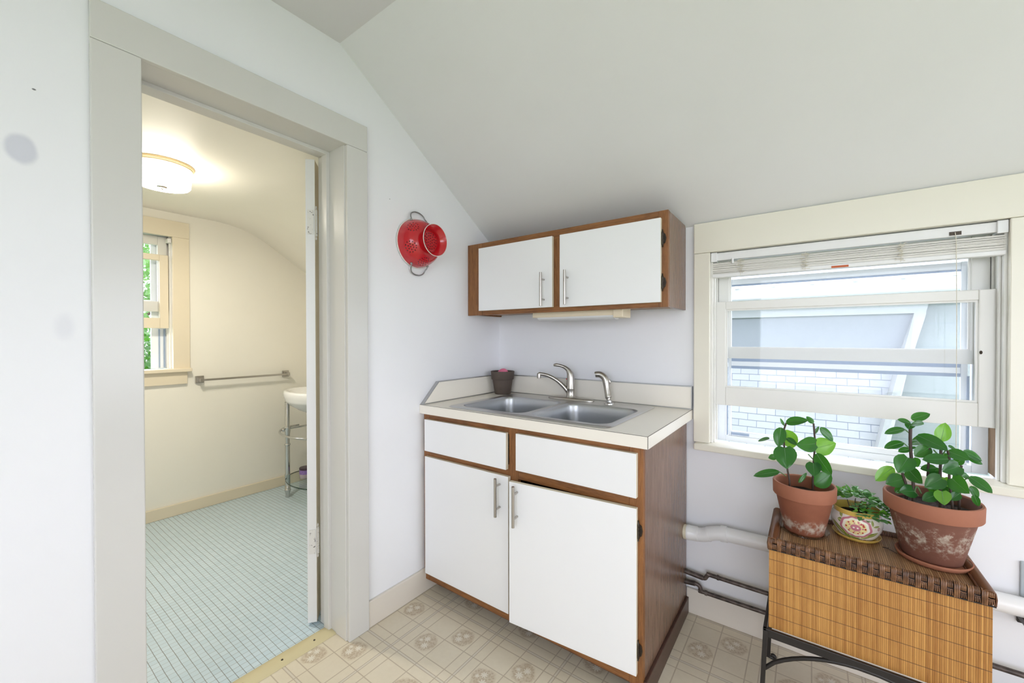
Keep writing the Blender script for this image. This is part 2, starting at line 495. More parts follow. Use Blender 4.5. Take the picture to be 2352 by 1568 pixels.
def bamboo(name, axis, c0, c1, pitch, stitch=None):
    m = M(name, lin(*c1), .42)
    x, y, z = m.xyz(); a = {'x': x, 'y': y}[axis]
    s = a/pitch; rnd = m.white(m.vec(s.floor(), 0, 0)); big = m.noise(14, 2)
    g = m.noise(5, 4, .6, mp=(30, 30, 3) if axis == 'x' else (30, 3, 30))
    base = m.ramp(rnd*.4 + g*.4 + big*.2, [(.25, lin(*c0)), (.75, lin(*c1))])
    gap = (s.fract() - .5).abs().gt(.43)
    base = m.mix(gap*(.55 if stitch else .8), base, lin(*[v*.45 for v in c0]))
    h = ((s.fract() - .5)*PI).cos()
    if stitch:
        q = ((z - stitch[0])/stitch[1] + .5).fract() - .5
        st = q.abs().below(.022, .008); base = m.mix(st*.8, base, lin(88, 58, 34)); h = h - st*.6
    m.color(base); m.bump(h, .5, .0012); return m.mat
BAMB = bamboo('bamboo slat panel', 'x', (160, 106, 48), (206, 152, 82), .0044, (.2225, .0455))
BAMT = bamboo('bamboo lid mat', 'x', (128, 92, 62), (176, 138, 100), .0052)
RATT = M('dark glossy rattan', lin(104, 66, 42), .28).mat
def ratt2():
    m = M('varnished rattan strand', lin(124, 88, 60), .3); n = m.noise(60, 3)
    m.color(m.ramp(n, [(.3, lin(78, 48, 28)), (.55, lin(118, 78, 48)), (.75, lin(154, 110, 72))])); return m.mat
RATS = ratt2()
DARKW = M('dark wicker core', lin(26, 18, 14), .6).mat

def shingles():
    m = M('pale grey shingles', lin(206, 212, 222), .9)
    u, v, _ = m.xyz(uv=True)
    row = v/.071; off = (row.floor()*.5).fract()
    col = u/.165 + off
    wob = m.noise(5, 2)
    ly = (row + (wob-.5)*.1).fract().below(.085, .03); lx = col.fract().below(.03, .01)
    t = m.white(m.vec(col.floor(), row.floor(), 0))
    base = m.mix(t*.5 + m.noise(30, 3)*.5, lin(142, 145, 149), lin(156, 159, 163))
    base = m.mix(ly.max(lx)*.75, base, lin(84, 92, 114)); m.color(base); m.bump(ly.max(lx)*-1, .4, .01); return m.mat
SHING = shingles()
def siding():
    m = M('white clapboard', lin(226, 230, 234), .6)
    x, y, z = m.xyz(); f = ((z + 3)/.216).fract()
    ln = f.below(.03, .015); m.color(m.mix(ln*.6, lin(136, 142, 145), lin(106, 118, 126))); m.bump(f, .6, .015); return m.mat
SIDING = siding()
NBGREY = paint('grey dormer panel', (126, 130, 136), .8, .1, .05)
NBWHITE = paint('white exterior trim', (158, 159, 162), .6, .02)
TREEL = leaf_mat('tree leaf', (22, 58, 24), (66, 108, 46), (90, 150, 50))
TREEP = leaf_mat('pale distant leaf', (84, 124, 70), (128, 164, 104), (140, 190, 100))  # colour paled to stand in for a far canopy in bright light
BARK = paint('tree bark', (86, 70, 58), .9, .5, .2)
GRASSM = paint('lawn', (96, 130, 70), .9, .5, .2)

# ================================================================== SETTING
KX1, KY1, HC = 3.6, -4.0, 2.412        # right wall, rear wall, flat ceiling height
SY, SZ = -1.036, 1.731                 # slope: from (y=0, z=SZ) up to (y=SY, z=HC)
def slope_z(y): return SZ + (HC-SZ)*(y/SY)
def struct(o, label, cat): return tag(o, label, cat, kind='structure')

f = MB(); f.prism([(-.11,KY1,0),(KX1,KY1,0),(KX1,0,0),(-.11,0,0)], (0,0,-.1))
struct(f.build('floor', VINYL), 'beige kitchen vinyl floor printed with squares and white flower clusters', 'floor')
f = MB(); f.prism([(-2.05,-2.7,0),(-.11,-2.7,0),(-.11,0,0),(-2.05,0,0)], (0,0,-.1))
struct(f.build('floor_bathroom', MOSAIC), 'pale blue small mosaic tile floor of the bathroom', 'floor')

w = MB()
w.prism([(0,KY1,0),(0,-1.66,0),(0,-1.66,HC),(0,KY1,HC)], (-.195,0,0))
w.prism([(0,-1.66,2.033),(0,-1.00,2.033),(0,-1.00,slope_z(-1.0)),(0,SY,HC),(0,-1.66,HC)], (-.195,0,0))
w.prism([(0,-1.00,0),(0,0,0),(0,0,SZ),(0,-1.00,slope_z(-1.0))], (-.195,0,0))
struct(w.build('wall_left', WALL), 'white painted wall with the bathroom doorway, under the sloped ceiling', 'wall')
# back wall (sink + window): hole x 1.165..2.028, z .75..1.612
WX0, WX1, WZ0, WZ1 = 1.165, 2.028, .75, 1.612
w = MB()
w.prism([(0,0,0),(WX0,0,0),(WX0,0,SZ),(0,0,SZ)], (0,.17,0))
w.prism([(WX1,0,0),(KX1,0,0),(KX1,0,SZ),(WX1,0,SZ)], (0,.17,0))
w.prism([(WX0,0,0),(WX1,0,0),(WX1,0,WZ0),(WX0,0,WZ0)], (0,.17,0))
w.prism([(WX0,0,WZ1),(WX1,0,WZ1),(WX1,0,SZ),(WX0,0,SZ)], (0,.17,0))
struct(w.build('wall_back', WALL), 'low white wall behind the sink and around the window', 'wall')
# right wall with a window opening, rear wall with a window opening (both outside the frame)
def wall_with_hole(name, p, u, h, z1, a0, a1, b0, b1, label):
    """p origin, u along wall (unit * length), hole along a0..a1, height b0..b1"""
    p = Vector(p); u = Vector(u); L = u.length; d = u.normalized(); w = MB(); n = Vector(h)
    def q(s0, s1, z0, zz): w.prism([p+d*s0+Vector((0,0,z0)), p+d*s1+Vector((0,0,z0)), p+d*s1+Vector((0,0,zz)), p+d*s0+Vector((0,0,zz))], n)
    q(0, a0, 0, z1); q(a1, L, 0, z1); q(a0, a1, 0, b0); q(a0, a1, b1, z1)
    return struct(w.build(name, WALL), label, 'wall')
w = MB()
RY0, RY1 = -1.50, -.35
w.prism([(KX1,KY1,0),(KX1,RY0,0),(KX1,RY0,HC),(KX1,KY1,HC)], (.15,0,0))
w.prism([(KX1,RY1,0),(KX1,0,0),(KX1,0,SZ),(KX1,RY1,slope_z(RY1))], (.15,0,0))
w.prism([(KX1,RY0,0),(KX1,RY1,0),(KX1,RY1,.75),(KX1,RY0,.75)], (.15,0,0))
w.prism([(KX1,RY0,1.85),(KX1,RY1,1.85),(KX1,RY1,slope_z(RY1)),(KX1,SY,HC),(KX1,RY0,HC)], (.15,0,0))
struct(w.build('wall_right', WALL), 'white kitchen wall opposite the bathroom door', 'wall')
wall_with_hole('wall_rear', (0,KY1,0), (KX1,0,0), (0,-.15,0), HC, 1.0, 3.45, .55, 2.2, 'white kitchen wall facing the sink')
c = MB(); c.prism([(-.02,.02,SZ-.013),(KX1,.02,SZ-.013),(KX1,SY,HC),(-.02,SY,HC)], (0,.04,.06))
struct(c.build('ceiling_slope', CEIL), 'large white sloping ceiling over the sink and window', 'ceiling')
c = MB(); c.prism([(-.02,SY,HC),(KX1,SY,HC),(KX1,KY1,HC),(-.02,KY1,HC)], (0,0,.06))
struct(c.build('ceiling', FLATCEIL), 'small corner of flat grey-white ceiling at the top', 'ceiling')

# bathroom shell
BX, BC = -2.05, 2.105
prof = [(-2.7,BC),(-.80,BC),(-.72,2.099),(-.64,2.085),(-.565,2.063),(-.50,2.034),(-.44,2.0),(-.149,1.813),(.0,1.717)]
w = MB()
BWY0, BWY1, BWZ0, BWZ1 = -1.78, -1.05, 1.02, 1.965
def bprism(poly): w.prism([(BX,y,z) for y, z in poly], (-.16,0,0))
bprism([(-2.7,0),(BWY0,0),(BWY0,BC),(-2.7,BC)]); bprism([(BWY0,0),(BWY1,0),(BWY1,BWZ0),(BWY0,BWZ0)]); bprism([(BWY0,BWZ1),(BWY1,BWZ1),(BWY1,BC),(BWY0,BC)])
bprism([(BWY1,0),(0,0)] + list(reversed(prof[1:])) + [(BWY1,BC)])
struct(w.build('wall_bathroom_far', BATHW), 'cream bathroom wall with the towel bar and narrow window', 'wall')
w = MB(); w.box(BX-.1,-.195,0,.15,0,1.73)
struct(w.build('wall_bathroom_back', BATHW), 'low cream bathroom knee wall behind the washstand', 'wall')
w = MB(); w.box(BX-.1,-.195,-2.85,-2.7,0,BC)
struct(w.build('wall_bathroom_near', BATHW), 'cream bathroom wall hidden left of the doorway', 'wall')
w = MB(); w.prism([(-.195,-2.7,0),(-.195,-1.66,0),(-.195,-1.66,BC),(-.195,-2.7,BC)], (-.006,0,0)); w.prism([(-.195,-1.0,0),(-.195,0,0),(-.195,0,1.71),(-.195,-.44,2.0),(-.195,-.8,BC),(-.195,-1.0,BC)], (-.006,0,0)); w.box(-.201,-.195,-1.66,-1.0,2.033,BC)
struct(w.build('wall_bathroom_door', BATHW), 'cream bathroom side of the doorway wall', 'wall')
c = MB(); c.loops([[(BX-.1,y,z),(-.195,y,z),(-.195,y,z+.05),(BX-.1,y,z+.05)] for y, z in prof], cap0=True, cap1=True)
struct(c.build('ceiling_bathroom', BATHW, smooth=40), 'cream bathroom ceiling curving down into a slope', 'ceiling')

# baseboards
struct(bx(0,.014,-.925,-.001,0,.112).build('baseboard_left', BASEP, bevel=.003), 'beige baseboard between the door casing and the sink cabinet', 'baseboard')
struct(bx(1.0765,KX1,-.015,0,0,.111).build('baseboard_back', BASEP, bevel=.003), 'beige baseboard under the window behind the pipes', 'baseboard')
struct(bx(BX,BX+.014,-2.7,0,0,.08).build('baseboard_bathroom', BATHT, bevel=.003), 'tan baseboard along the far bathroom wall', 'baseboard')

# door casing and jamb
struct(bx(0,.02,-1.0185,-.925,0,2.0124).build('trim_1', TRIM, bevel=.003), 'beige right side casing of the bathroom doorway', 'door casing')
struct(bx(0,.02,-1.741,-1.640,0,2.0124).build('trim_2', TRIM, bevel=.003), 'wide beige left side casing of the bathroom doorway', 'door casing')
struct(bx(0,.02,-1.741,-.925,2.0130,2.119).build('trim_3', TRIM, bevel=.003), 'beige head casing over the bathroom doorway', 'door casing')
j = MB()
j.box(-.195,.002,-1.022,-1.0,0,2.015); j.box(-.195,.002,-1.66,-1.638,0,2.015); j.box(-.195,.002,-1.66,-1.0,2.013,2.034)
j.box(-.145,-.107,-1.035,-1.021,0,2.004); j.box(-.145,-.107,-1.639,-1.625,0,2.004); j.box(-.145,-.107,-1.639,-1.021,2.0,2.0135)
struct(j.build('trim_4', TRIM, bevel=.002), 'beige door jamb lining with stop strip inside the bathroom doorway', 'door jamb')
t = MB(); t.loops([[(x,-1.640,z),(x,-1.0225,z)] for x, z in ((-.148,.0005),(-.140,.006),(-.11,.009),(-.078,.006),(-.070,.0005))], flip=True)
th = thing('trim_5', 'yellow-beige threshold strip screwed down between tile and vinyl', 'threshold', (-.11,-1.33,0), kind='structure')
t.build('strip', M('brassy threshold vinyl', lin(206,194,154), .4).mat, th, smooth=30)
for yy in (-1.10,-1.225,-1.36,-1.5): MB().lathe([(.0001,.0104),(.0035,.0098),(.0042,.008)], (-.1,yy,0), seg=12).build('screw', BRONZE, th)

# bathroom door, swung open past the hinge jamb
dd = thing('door_1', 'white bathroom door swung wide open, seen on its hinge edge', 'door', (-.19,-1.04,0), kind='structure')
d = Vector((-.777,.629,0)); e = Vector((-.629,-.777,0)); p0 = Vector((-.191,-1.040,.012))
slab = MB(); q = [p0, p0+d*.61, p0+d*.61+e*.036, p0+e*.036]
vs = q + [v+Vector((0,0,1.985)) for v in q]
slab.add(vs, [(0,1,5,4)], 1); slab.add(vs, [(1,2,6,5),(2,3,7,6),(3,0,4,7),(4,5,6,7),(3,2,1,0)], 0)
slab.build('slab', [DOORP, DOORB], dd)
for hz in (1.73, .36):
    h = MB(); piv = Vector((-.2005,-1.0315,hz))
    lf = [p0+e*.004, p0+e*.029]
    a, b = [Vector((v.x,v.y,0)) for v in lf]; off = -d*.0012
    h.prism([a+off+Vector((0,0,hz-.052)), b+off+Vector((0,0,hz-.052)), b+off+Vector((0,0,hz+.052)), a+off+Vector((0,0,hz+.052))], -d*.0015)
    hb = h.build('hinge', HINGEP, dd)
    k = MB(); prof = [(.0001,-.074),(.005,-.072),(.0065,-.067),(.005,-.061),(.0042,-.058)]
    for s_ in range(5):
        z0 = -.056 + s_*.0225; prof += [(.0072,z0),(.0082,z0+.001),(.0082,z0+.0205),(.0072,z0+.0215)]
    prof += [(.0042,.058),(.005,.061),(.0065,.067),(.005,.072),(.0001,.074)]
    k.lathe(prof, piv, seg=16); k.build('hinge_pin', HINGEP, hb, smooth=40)

# ================================================================== KITCHEN WINDOW
win = thing('window_1', 'kitchen window with raised white lower sash and cream casing', 'window', (1.6,0,.775), kind='structure')
def wp(name, mb, mat, bevel=.002, **k): return mb.build(name, mat, win, bevel=bevel, **k)
wp('side_casing', bx(1.105,1.170,-.02,0,.774,1.604), CASEP, .003); wp('side_casing', bx(2.021,2.115,-.02,0,.774,1.604), CASEP, .003)
m_ = MB(); m_.prism([(1.105,-.022,1.6045),(2.2,-.022,1.6045),(2.2,-.022,1.738),(1.105,-.022,1.735)], (0,.022,0)); wp('head_casing', m_, CASEP, .003)
wp('stool', bx(1.113,2.16,-.055,.042,.747,.774), CASEP, .004)
j = MB(); j.box(1.165,1.1795,.0005,.17,.7742,1.6035); j.box(2.0135,2.028,.0005,.17,.7742,1.6035); j.box(1.165,2.028,.0005,.17,1.604,1.614)
j.box(1.1795,1.186,.02,.036,.774,1.604); j.box(2.007,2.0135,.02,.036,.774,1.604)
j.box(1.1795,1.186,.078,.086,.774,1.604); j.box(2.007,2.0135,.078,.086,.957,1.604)
wp('jamb', j, SASHP, .0015)
s_ = MB(); s_.prism([(1.165,.042,.765),(1.165,.19,.745),(1.165,.19,.72),(1.165,.042,.72)], (.863,0,0)); wp('outer_sill', s_, SASHP, .002)
wp('bare_track', bx(2.0120,2.0134,.042,.120,.775,.955), RAWW, 0)
# lower sash
def sash(name, x0, x1, z0, z1, gx0, gx1, gz0, gz1, y0, y1, mat, g='glass_pane'):
    m = MB(); m.box(x0,gx0,y0,y1,z0,z1); m.box(gx1,x1,y0,y1,z0,z1); m.box(gx0,gx1,y0,y1,z0,gz0); m.box(gx0,gx1,y0,y1,gz1,z1)
    o = wp(name, m, mat, .0025)
    ym = (y0+y1)/2
    # glazing bead
    bd = MB(); b_ = .006
    for (a0,a1,c0,c1) in ((gx0,gx0+b_,gz0,gz1),(gx1-b_,gx1,gz0,gz1),(gx0+b_,gx1-b_,gz0,gz0+b_),(gx0+b_,gx1-b_,gz1-b_,gz1)): bd.box(a0,a1,y0+.006,ym-.0003,c0,c1)
    bd.build('bead', mat, o)
    bx(gx0+.0003,gx1-.0003,ym,ym+.003,gz0+.0003,gz1-.0003).build(g, GLASS, o)
    return o
ls = sash('lower_sash', 1.182, 2.011, .9385, 1.392, 1.223, 1.970, 1.018, 1.3575, .04, .075, SASHP)
MB().ball((1.975,.038,1.185), .006, sc=(.6,.5,1)).build('lift_screw', BRONZE, ls)
us = sash('upper_sash', 1.186, 2.007, 1.143, 1.60, 1.230, 1.963, 1.188, 1.57, .088, .118, SASHP)
bx(1.187,2.006,.0865,.088,1.143,1.19).build('meeting_rail_face', WEATHER, us)
# aluminium storm window
st = MB()
st.box(1.1797,1.212,.125,.15,.765,1.60); st.box(1.975,2.0133,.125,.15,.765,1.60)
st.box(1.2122,1.9748,.125,.15,.765,.79)
st.box(1.2345,1.9475,.128,.14,1.473,1.498); st.box(1.2345,1.9475,.128,.14,.7905,.812)
st.box(1.222,1.234,.128,.14,.7905,1.5); st.box(1.948,1.965,.128,.14,.7905,1.5)
sf = wp('storm_frame', st, STORM, .001)
st = MB(); st.box(1.235,1.947,.1245,.1325,1.108,1.128); wp('storm_meeting_rail', st, STORM, .001)
st = MB(); st.box(1.235,1.947,.1245,.132,1.096,1.1075); st.box(1.235,1.947,.126,.1325,1.1285,1.143); st.box(1.962,1.968,.1215,.1245,.80,1.10); st.box(1.216,1.221,.1215,.1245,.792,1.10); st.box(1.235,1.947,.1275,.132,1.466,1.4725)
wp('storm_channel', st, STORMD, 0)
for lx in (1.235, 1.86): bx(lx,lx+.07,.1225,.1249,.796,.806).build('storm_latch', STORMD, sf)
for (z0, z1) in ((.8125,1.110),(1.112,1.4725)): bx(1.2345,1.9475,.1335,.1355,z0,z1).build('storm_pane', GLASS, sf)

# blind
bl = thing('window_blind', 'ivory venetian blind pulled up in a thick stack under the window head', 'blind', (1.596,.0,1.5))
h = bx(1.1735,2.0195,-.004,.030,1.567,1.6005).build('head_rail', BLINDH, bl, bevel=.003)
bx(1.172,1.196,-.010,.0305,1.562,1.602).build('bracket', WHITEP, bl, bevel=.002); bx(1.996,2.020,-.012,.0305,1.562,1.602).build('bracket', WHITEP, bl, bevel=.002)
rnd = random.Random(3); sl = MB(); z = 1.560
for i in range(15):
    z -= .0032; yo = rnd.uniform(-.0016,.0016); tilt = rnd.uniform(-.0008,.0008)
    pts = [(-.013,0),(-.008,.0010),(0,.0014),(.008,.0010),(.013,0)]
    sl.loops([[(x,.010+yo+a,z+b+tilt*(1 if x>1.5 else -1)) for a,b in pts] + [(x,.010+yo+a,z+b-.0026+tilt*(1 if x>1.5 else -1)) for a,b in reversed(pts)] for x in (1.177,1.6,2.017)], cap0=True, cap1=True)
sl.build('slat_stack', BLIND, bl)
bx(1.1765,2.0175,-.006,.026,1.494,1.5095).build('bottom_rail', BLINDH, bl, bevel=.003)
for cx in (1.285, 1.505, 1.775):
    lc = MB(); r2 = random.Random(int(cx*100))
    for i in range(9):
        p = [(cx+r2.uniform(-.016,.016), -.006+r2.uniform(-.003,0), 1.562-i*.0072+r2.uniform(-.003,.003)) for i_ in range(4)]
        lc.tube(smooth_path(p, 4), 0.001, 5)
    lc.tube([(cx,-.0055,1.566),(cx+.002,-.0068,1.53),(cx,-.0062,1.497)], .0007, 5)
    lc.build('ladder_cord', CORD, bl)
bx(1.892,1.920,-.0055,-.0035,1.571,1.583).build('cord_lock', BRONZE, bl)
MB().tube([(1.905,-.007,1.58),(1.907,-.012,1.55),(1.909,-.014,1.3),(1.910,-.014,.80)], .0011, 6).build('pull_cord', CORD, bl)
MB().lathe([(.002,.012),(.004,.010),(.0045,-.008),(.002,-.012)], (1.256,-.009,1.560), seg=12, cap0=True, cap1=True).build('tilt_tip', WHITEP, bl)
bx(1.585,1.635,-.0066,-.006,1.4955,1.503).build('warning_sticker', STICKER, bl)

# bathroom window
bw = thing('window_2', 'narrow cream bathroom window beside the towel bar, greenery outside', 'window', (BX,-1.41,1.02), kind='structure')
def bp(name, mb, mat, bevel=.002): return mb.build(name, mat, bw, bevel=bevel)
bp('side_casing', bx(BX,BX+.02,-1.063,-.969,1.02,1.936), BATHT); bp('side_casing', bx(BX,BX+.02,-1.86,-1.766,1.02,1.936), BATHT)
bp('head_casing', bx(BX,BX+.022,-1.86,-.969,1.936,2.045), BATHT)
bp('stool', bx(BX-.05,BX+.045,-1.87,-.963,1.0,1.024), BATHT, .004); bp('apron', bx(BX,BX+.02,-1.85,-.985,.915,.9995), BATHT)
j = MB()
for y0, y1 in ((-1.063,-1.05),(-1.78,-1.766)): j.box(BX-.16,BX+.001,y0,y1,1.0245,1.9445)
j.box(BX-.16,BX,-1.78,-1.05,1.945,1.966)
j.box(BX-.035,BX-.022,-1.072,-1.06,1.024,1.95); j.box(BX-.10,BX-.09,-1.072,-1.06,1.024,1.95); bp('jamb', j, SASHP)
bx(BX-.05,BX+.0,-1.085,-1.064,1.895,1.925).build('corner_block', WHITEP, bw, bevel=.003)
def bsash(name, z0, z1, x0, stile, top, bot):
    ya, yb = -1.757, -1.073; m = MB(); m.box(x0,x0+.03,yb-stile,yb,z0,z1); m.box(x0,x0+.03,ya,ya+stile,z0,z1); m.box(x0,x0+.03,ya+stile+.0002,yb-stile-.0002,z0,z0+bot); m.box(x0,x0+.03,ya+stile+.0002,yb-stile-.0002,z1-top,z1)
    o = bp(name, m, BATHT if name == 'lower_sash' else SASHP); bx(x0+.013,x0+.016,ya+stile+.0005,yb-stile-.0005,z0+bot+.0005,z1-top-.0005).build('glass_pane', GLASS, o); return o
bsash('lower_sash', 1.305, 1.81, BX-.065, .048, .04, .07); bsash('upper_sash', 1.42, 1.94, BX-.098, .05, .06, .07)
sx = BX-.135
s = MB(); s.box(sx,sx+.02,-1.15,-1.066,1.025,1.94); s.box(sx,sx+.02,-1.75,-1.1505,1.46,1.50); s.box(sx,sx+.02,-1.75,-1.1505,1.42,1.45); bp('storm_frame', s, STORM, .001)
s = MB(); s.box(sx+.02,sx+.028,-1.085,-1.076,1.03,1.30); s.box(sx+.02,sx+.026,-1.112,-1.104,1.03,1.30); bp('storm_channel', s, STORMD, 0)

# ================================================================== BASE CABINET
bc = thing('base_cabinet', 'oak framed sink base cabinet with plain white doors and drawers', 'cabinet', (.54,-.31,0))
CF = -.605
b = MB(); b.box(.002,.016,-.585,-.02,.066,.871); b.box(.016,1.06,-.03,-.018,.066,.871); b.box(.016,1.06,-.585,-.03,.066,.082); b.box(.016,1.06,-.535,-.52,0.0005,.066); b.build('carcass', KICK, bc)
bx(1.060,1.0755,-.586,-.016,.001,.871).build('side_panel', PANEL, bc)
t = MB(); t.prism([(1.0757,-.016,.001),(1.0757,-.60,.001),(1.0757,-.60,.085),(1.0757,-.016,.072)], (.011,0,0)); t.box(1.045,1.0866,-.612,-.6005,.001,.060); t.build('base_trim', KICK, bc, bevel=.002)
for a0, a1 in ((.003,.040),(.520,.566),(1.028,1.0755)): bx(a0,a1,CF,CF+.02,.062,.871).build('stile', OAKZ, bc, bevel=.001)
for a0, a1 in ((.0405,.5195),(.5665,1.0275)):
    for b0, b1 in ((.835,.871),(.66,.712),(.062,.112)): bx(a0,a1,CF+.0004,CF+.02,b0,b1).build('rail', OAKX, bc, bevel=.001)
def front(x0, x1, z0, z1, y1, th=.018):
    return MB().box(x0,x1,y1-th,y1,z0,z1, m=1, ms={2:0})
front(.026,.517,.693,.845,CF-.001).build('drawer_front', [DOORW, DOORE], bc, bevel=.0015)
front(.566,1.058,.701,.850,CF-.001).build('drawer_front', [DOORW, DOORE], bc, bevel=.0015)
def bar_handle(o, x, z0, z1, yf, rot=None, parent=None):
    h = MB(); yh = yf - .032
    h.tube([(x,yh,z0),(x,yh,z1)], .006, 16); L = z1 - z0
    for zz in (z0 + L*.2, z1 - L*.2): h.tube([(x,yf+.0005,zz),(x,yh,zz)], .0042, 12)
    if rot:
        c, a = rot; ca, sa = math.cos(a), math.sin(a)
        h.v = [(c[0]+(p[0]-c[0])*ca-(p[1]-c[1])*sa, c[1]+(p[0]-c[0])*sa+(p[1]-c[1])*ca, p[2]) for p in h.v]
    return h.build('handle', NICKEL, parent, smooth=40)
def butterfly_hinge(x, z, y, parent, name='hinge', h=.058):
    k = MB()
    k.prism([(x-.004,y,z-h*.42),(x+.010,y,z-h*.30),(x+.014,y,z),(x+.010,y,z+h*.30),(x-.004,y,z+h*.42)], (0,-.0025,0))
    prof = [(.0001,-h*.62),(.003,-h*.58),(.0018,-h*.52),(.0035,-h*.45)]
    for i in range(4):
        z0 = -h*.42 + i*h*.21; prof += [(.0046,z0),(.0050,z0+h*.03),(.0050,z0+h*.17),(.0044,z0+h*.20)]
    prof += [(.0035,h*.45),(.0018,h*.52),(.003,h*.58),(.0001,h*.62)]
    k.lathe(prof, (x,y-.0055,z), seg=14); return k.build(name, BRONZE, parent, smooth=40)
ld = front(.028,.5285,.103,.667,CF-.001).build('door', [DOORW, DOORE], bc, bevel=.0015)
bar_handle(None, .486, .503, .660, CF-.019, parent=ld)
for zz in (.20,.58): butterfly_hinge(.025, zz, CF-.0005, bc)
rd_mb = front(.560,1.058,.108,.668,CF-.002)
hc = (1.058, CF-.002); ang = math.radians(4.6); ca, sa = math.cos(ang), math.sin(ang)
rd_mb.v = [(hc[0]+(p[0]-hc[0])*ca-(p[1]-hc[1])*sa, hc[1]+(p[0]-hc[0])*sa+(p[1]-hc[1])*ca, p[2]) for p in rd_mb.v]
rd = rd_mb.build('door', [DOORW, DOORE], bc, bevel=.0015)
bar_handle(None, .598, .506, .664, CF-.020, rot=(hc, ang), parent=rd)
for zz in (.188,.590): butterfly_hinge(1.0605, zz, CF-.0005, bc)

# ------------------------------------------------------------------ countertop
CH, CD, CW, CT = .914, -.631, 1.099, .042
ct = thing('countertop', 'cream laminate countertop with low backsplash around the steel sink', 'countertop', (.55,-.31,.872))
SX0, SX1, SY0, SY1 = .165, .937, -.588, -.05
s = MB(); z0 = CH-.03
s.box(.001,SX0,CD+.002,-.001,z0,CH); s.box(SX1,CW-.002,CD+.002,-.001,z0,CH); s.box(SX0,SX1,CD+.002,SY0,z0,CH); s.box(SX0,SX1,SY1,-.001,z0,CH)
s.build('slab', LAM, ct)
eb = MB(); eb.box(.001,CW,CD,CD+.02,CH-CT,CH-.0012); eb.box(CW-.02,CW,CD+.0201,-.001,CH-CT,CH-.0012); eb.build('edge_band', LAM, ct)
sm = MB(); sm.box(.001,CW-.0005,CD+.0006,CD+.004,CH-.0014,CH-.0001); sm.box(CW-.004,CW-.0006,CD+.004,-.001,CH-.0014,CH-.0001); sm.box(CW-.0015,CW+.0002,CD-.0003,CD+.001,CH-CT,CH); sm.build('seam_line', SEAM, ct)
sp = MB(); sp.box(.0212,CW-.003,-.018,-.0008,CH+.0005,CH+.100)
sp.build('back_splash', LAM, ct)
sp = MB(); sp.prism([(.001,-.0185,CH+.0005),(.001,-.622,CH+.0005),(.001,-.522,CH+.100),(.001,-.0185,CH+.100)], (.0195,0,0)); sp.build('side_splash', LAM, ct)
al = MB(); al.box(.0008,CW-.003,-.0195,-.0008,CH+.1001,CH+.1035); al.prism([(.0008,-.523,CH+.1001),(.0008,-.0196,CH+.1001),(.0008,-.0196,CH+.1035),(.0008,-.524,CH+.1035)], (.021,0,0))
al.prism([(.0008,-.6265,CH+.0005),(.0008,-.5235,CH+.1035),(.0008,-.522,CH+.100),(.0008,-.622,CH+.0005)], (.021,0,0))
al.box(.0206,.0235,-.622,-.0215,CH+.0002,CH+.0045); al.box(.0235,CW-.001,-.0215,-.0182,CH+.0002,CH+.0045); al.box(CW-.003,CW,-.0215,-.0008,CH+.0045,CH+.1035)
al.build('metal_edging', ALU, ct)

# ------------------------------------------------------------------ sink
sk = thing('kitchen_sink', 'double bowl stainless steel sink set into the cream countertop', 'sink', (.55,-.32,CH))
def rrect(cx, cy, hx, hy, r, z, n=64):
    out = []
    for i in range(n):
        a = 2*PI*i/n + 1e-4; c_, s_ = math.cos(a), math.sin(a)
        # ray to rounded rectangle (superposition by search)
        t0, t1 = 0, 2
        for _ in range(32):
            t = (t0+t1)/2; x, y = abs(c_*t), abs(s_*t)
            qx, qy = x-(hx-r), y-(hy-r)
            dd_ = math.hypot(max(qx,0), max(qy,0)) + min(max(qx,qy),0) - r
            if dd_ > 0: t1 = t
            else: t0 = t
        out.append((cx+c_*t0, cy+s_*t0, z))
    return out
def half_outer(cx, cy, x0, x1, y0, y1, r, left, z, n=64):
    """outer outline of one half of the rim seen from the bowl centre; rounded only on the free side"""
    out = []
    for i in range(n):
        a = 2*PI*i/n + 1e-4; c_, s_ = math.cos(a), math.sin(a); t0, t1 = 0, 2
        for _ in range(32):
            t = (t0+t1)/2; x, y = cx+c_*t, cy+s_*t
            free = (x < (x0+x1)/2) if left else (x > (x0+x1)/2)
            rr = r if free else 1e-4
            ex = max(x0-x, x-x1) + rr; ey = max(y0-y, y-y1) + rr
            d_ = math.hypot(max(ex,0), max(ey,0)) + min(max(ex,ey),0) - rr
            if d_ > 0: t1 = t
            else: t0 = t
        out.append([cx+c_*t0, cy+s_*t0, z])
    for cxn, cyn in ((x0,y0),(x0,y1),(x1,y0),(x1,y1)):
        if (abs(cxn-x0) < 1e-6) != left:
            k = min(range(n), key=lambda i: math.hypot(out[i][0]-cxn, out[i][1]-cyn)); out[k][0] = cxn; out[k][1] = cyn
    return [tuple(p) for p in out]
rim = MB(); RX0, RX1, RYa, RYb, XM = .150, .951, -.602, -.037, .5575
N = 96
for left, (bx0, bx1) in ((True,(.192,.541)), (False,(.574,.920))):
    cx, cy, hx, hy = (bx0+bx1)/2, (-.553-.172)/2, (bx1-bx0)/2, (.553-.172)/2
    ox0, ox1 = (RX0, XM) if left else (XM, RX1)
    o0 = half_outer(cx, cy, ox0, ox1, RYa, RYb, .03, left, CH+.0008, N)
    o1 = [(p[0]+(cx-p[0])*.02*(1 if abs(p[0]-XM) > 1e-3 else 0), p[1]+(cy-p[1])*.02, CH+.0042) for p in o0]
    i0 = rrect(cx, cy, hx+.012, hy+.012, .06, CH+.0042, N); i1 = rrect(cx, cy, hx+.003, hy+.003, .055, CH+.0032, N)
    rim.loops([o0, o1, i0, i1], flip=False)
rim.build('rim', STEEL, sk, smooth=50)
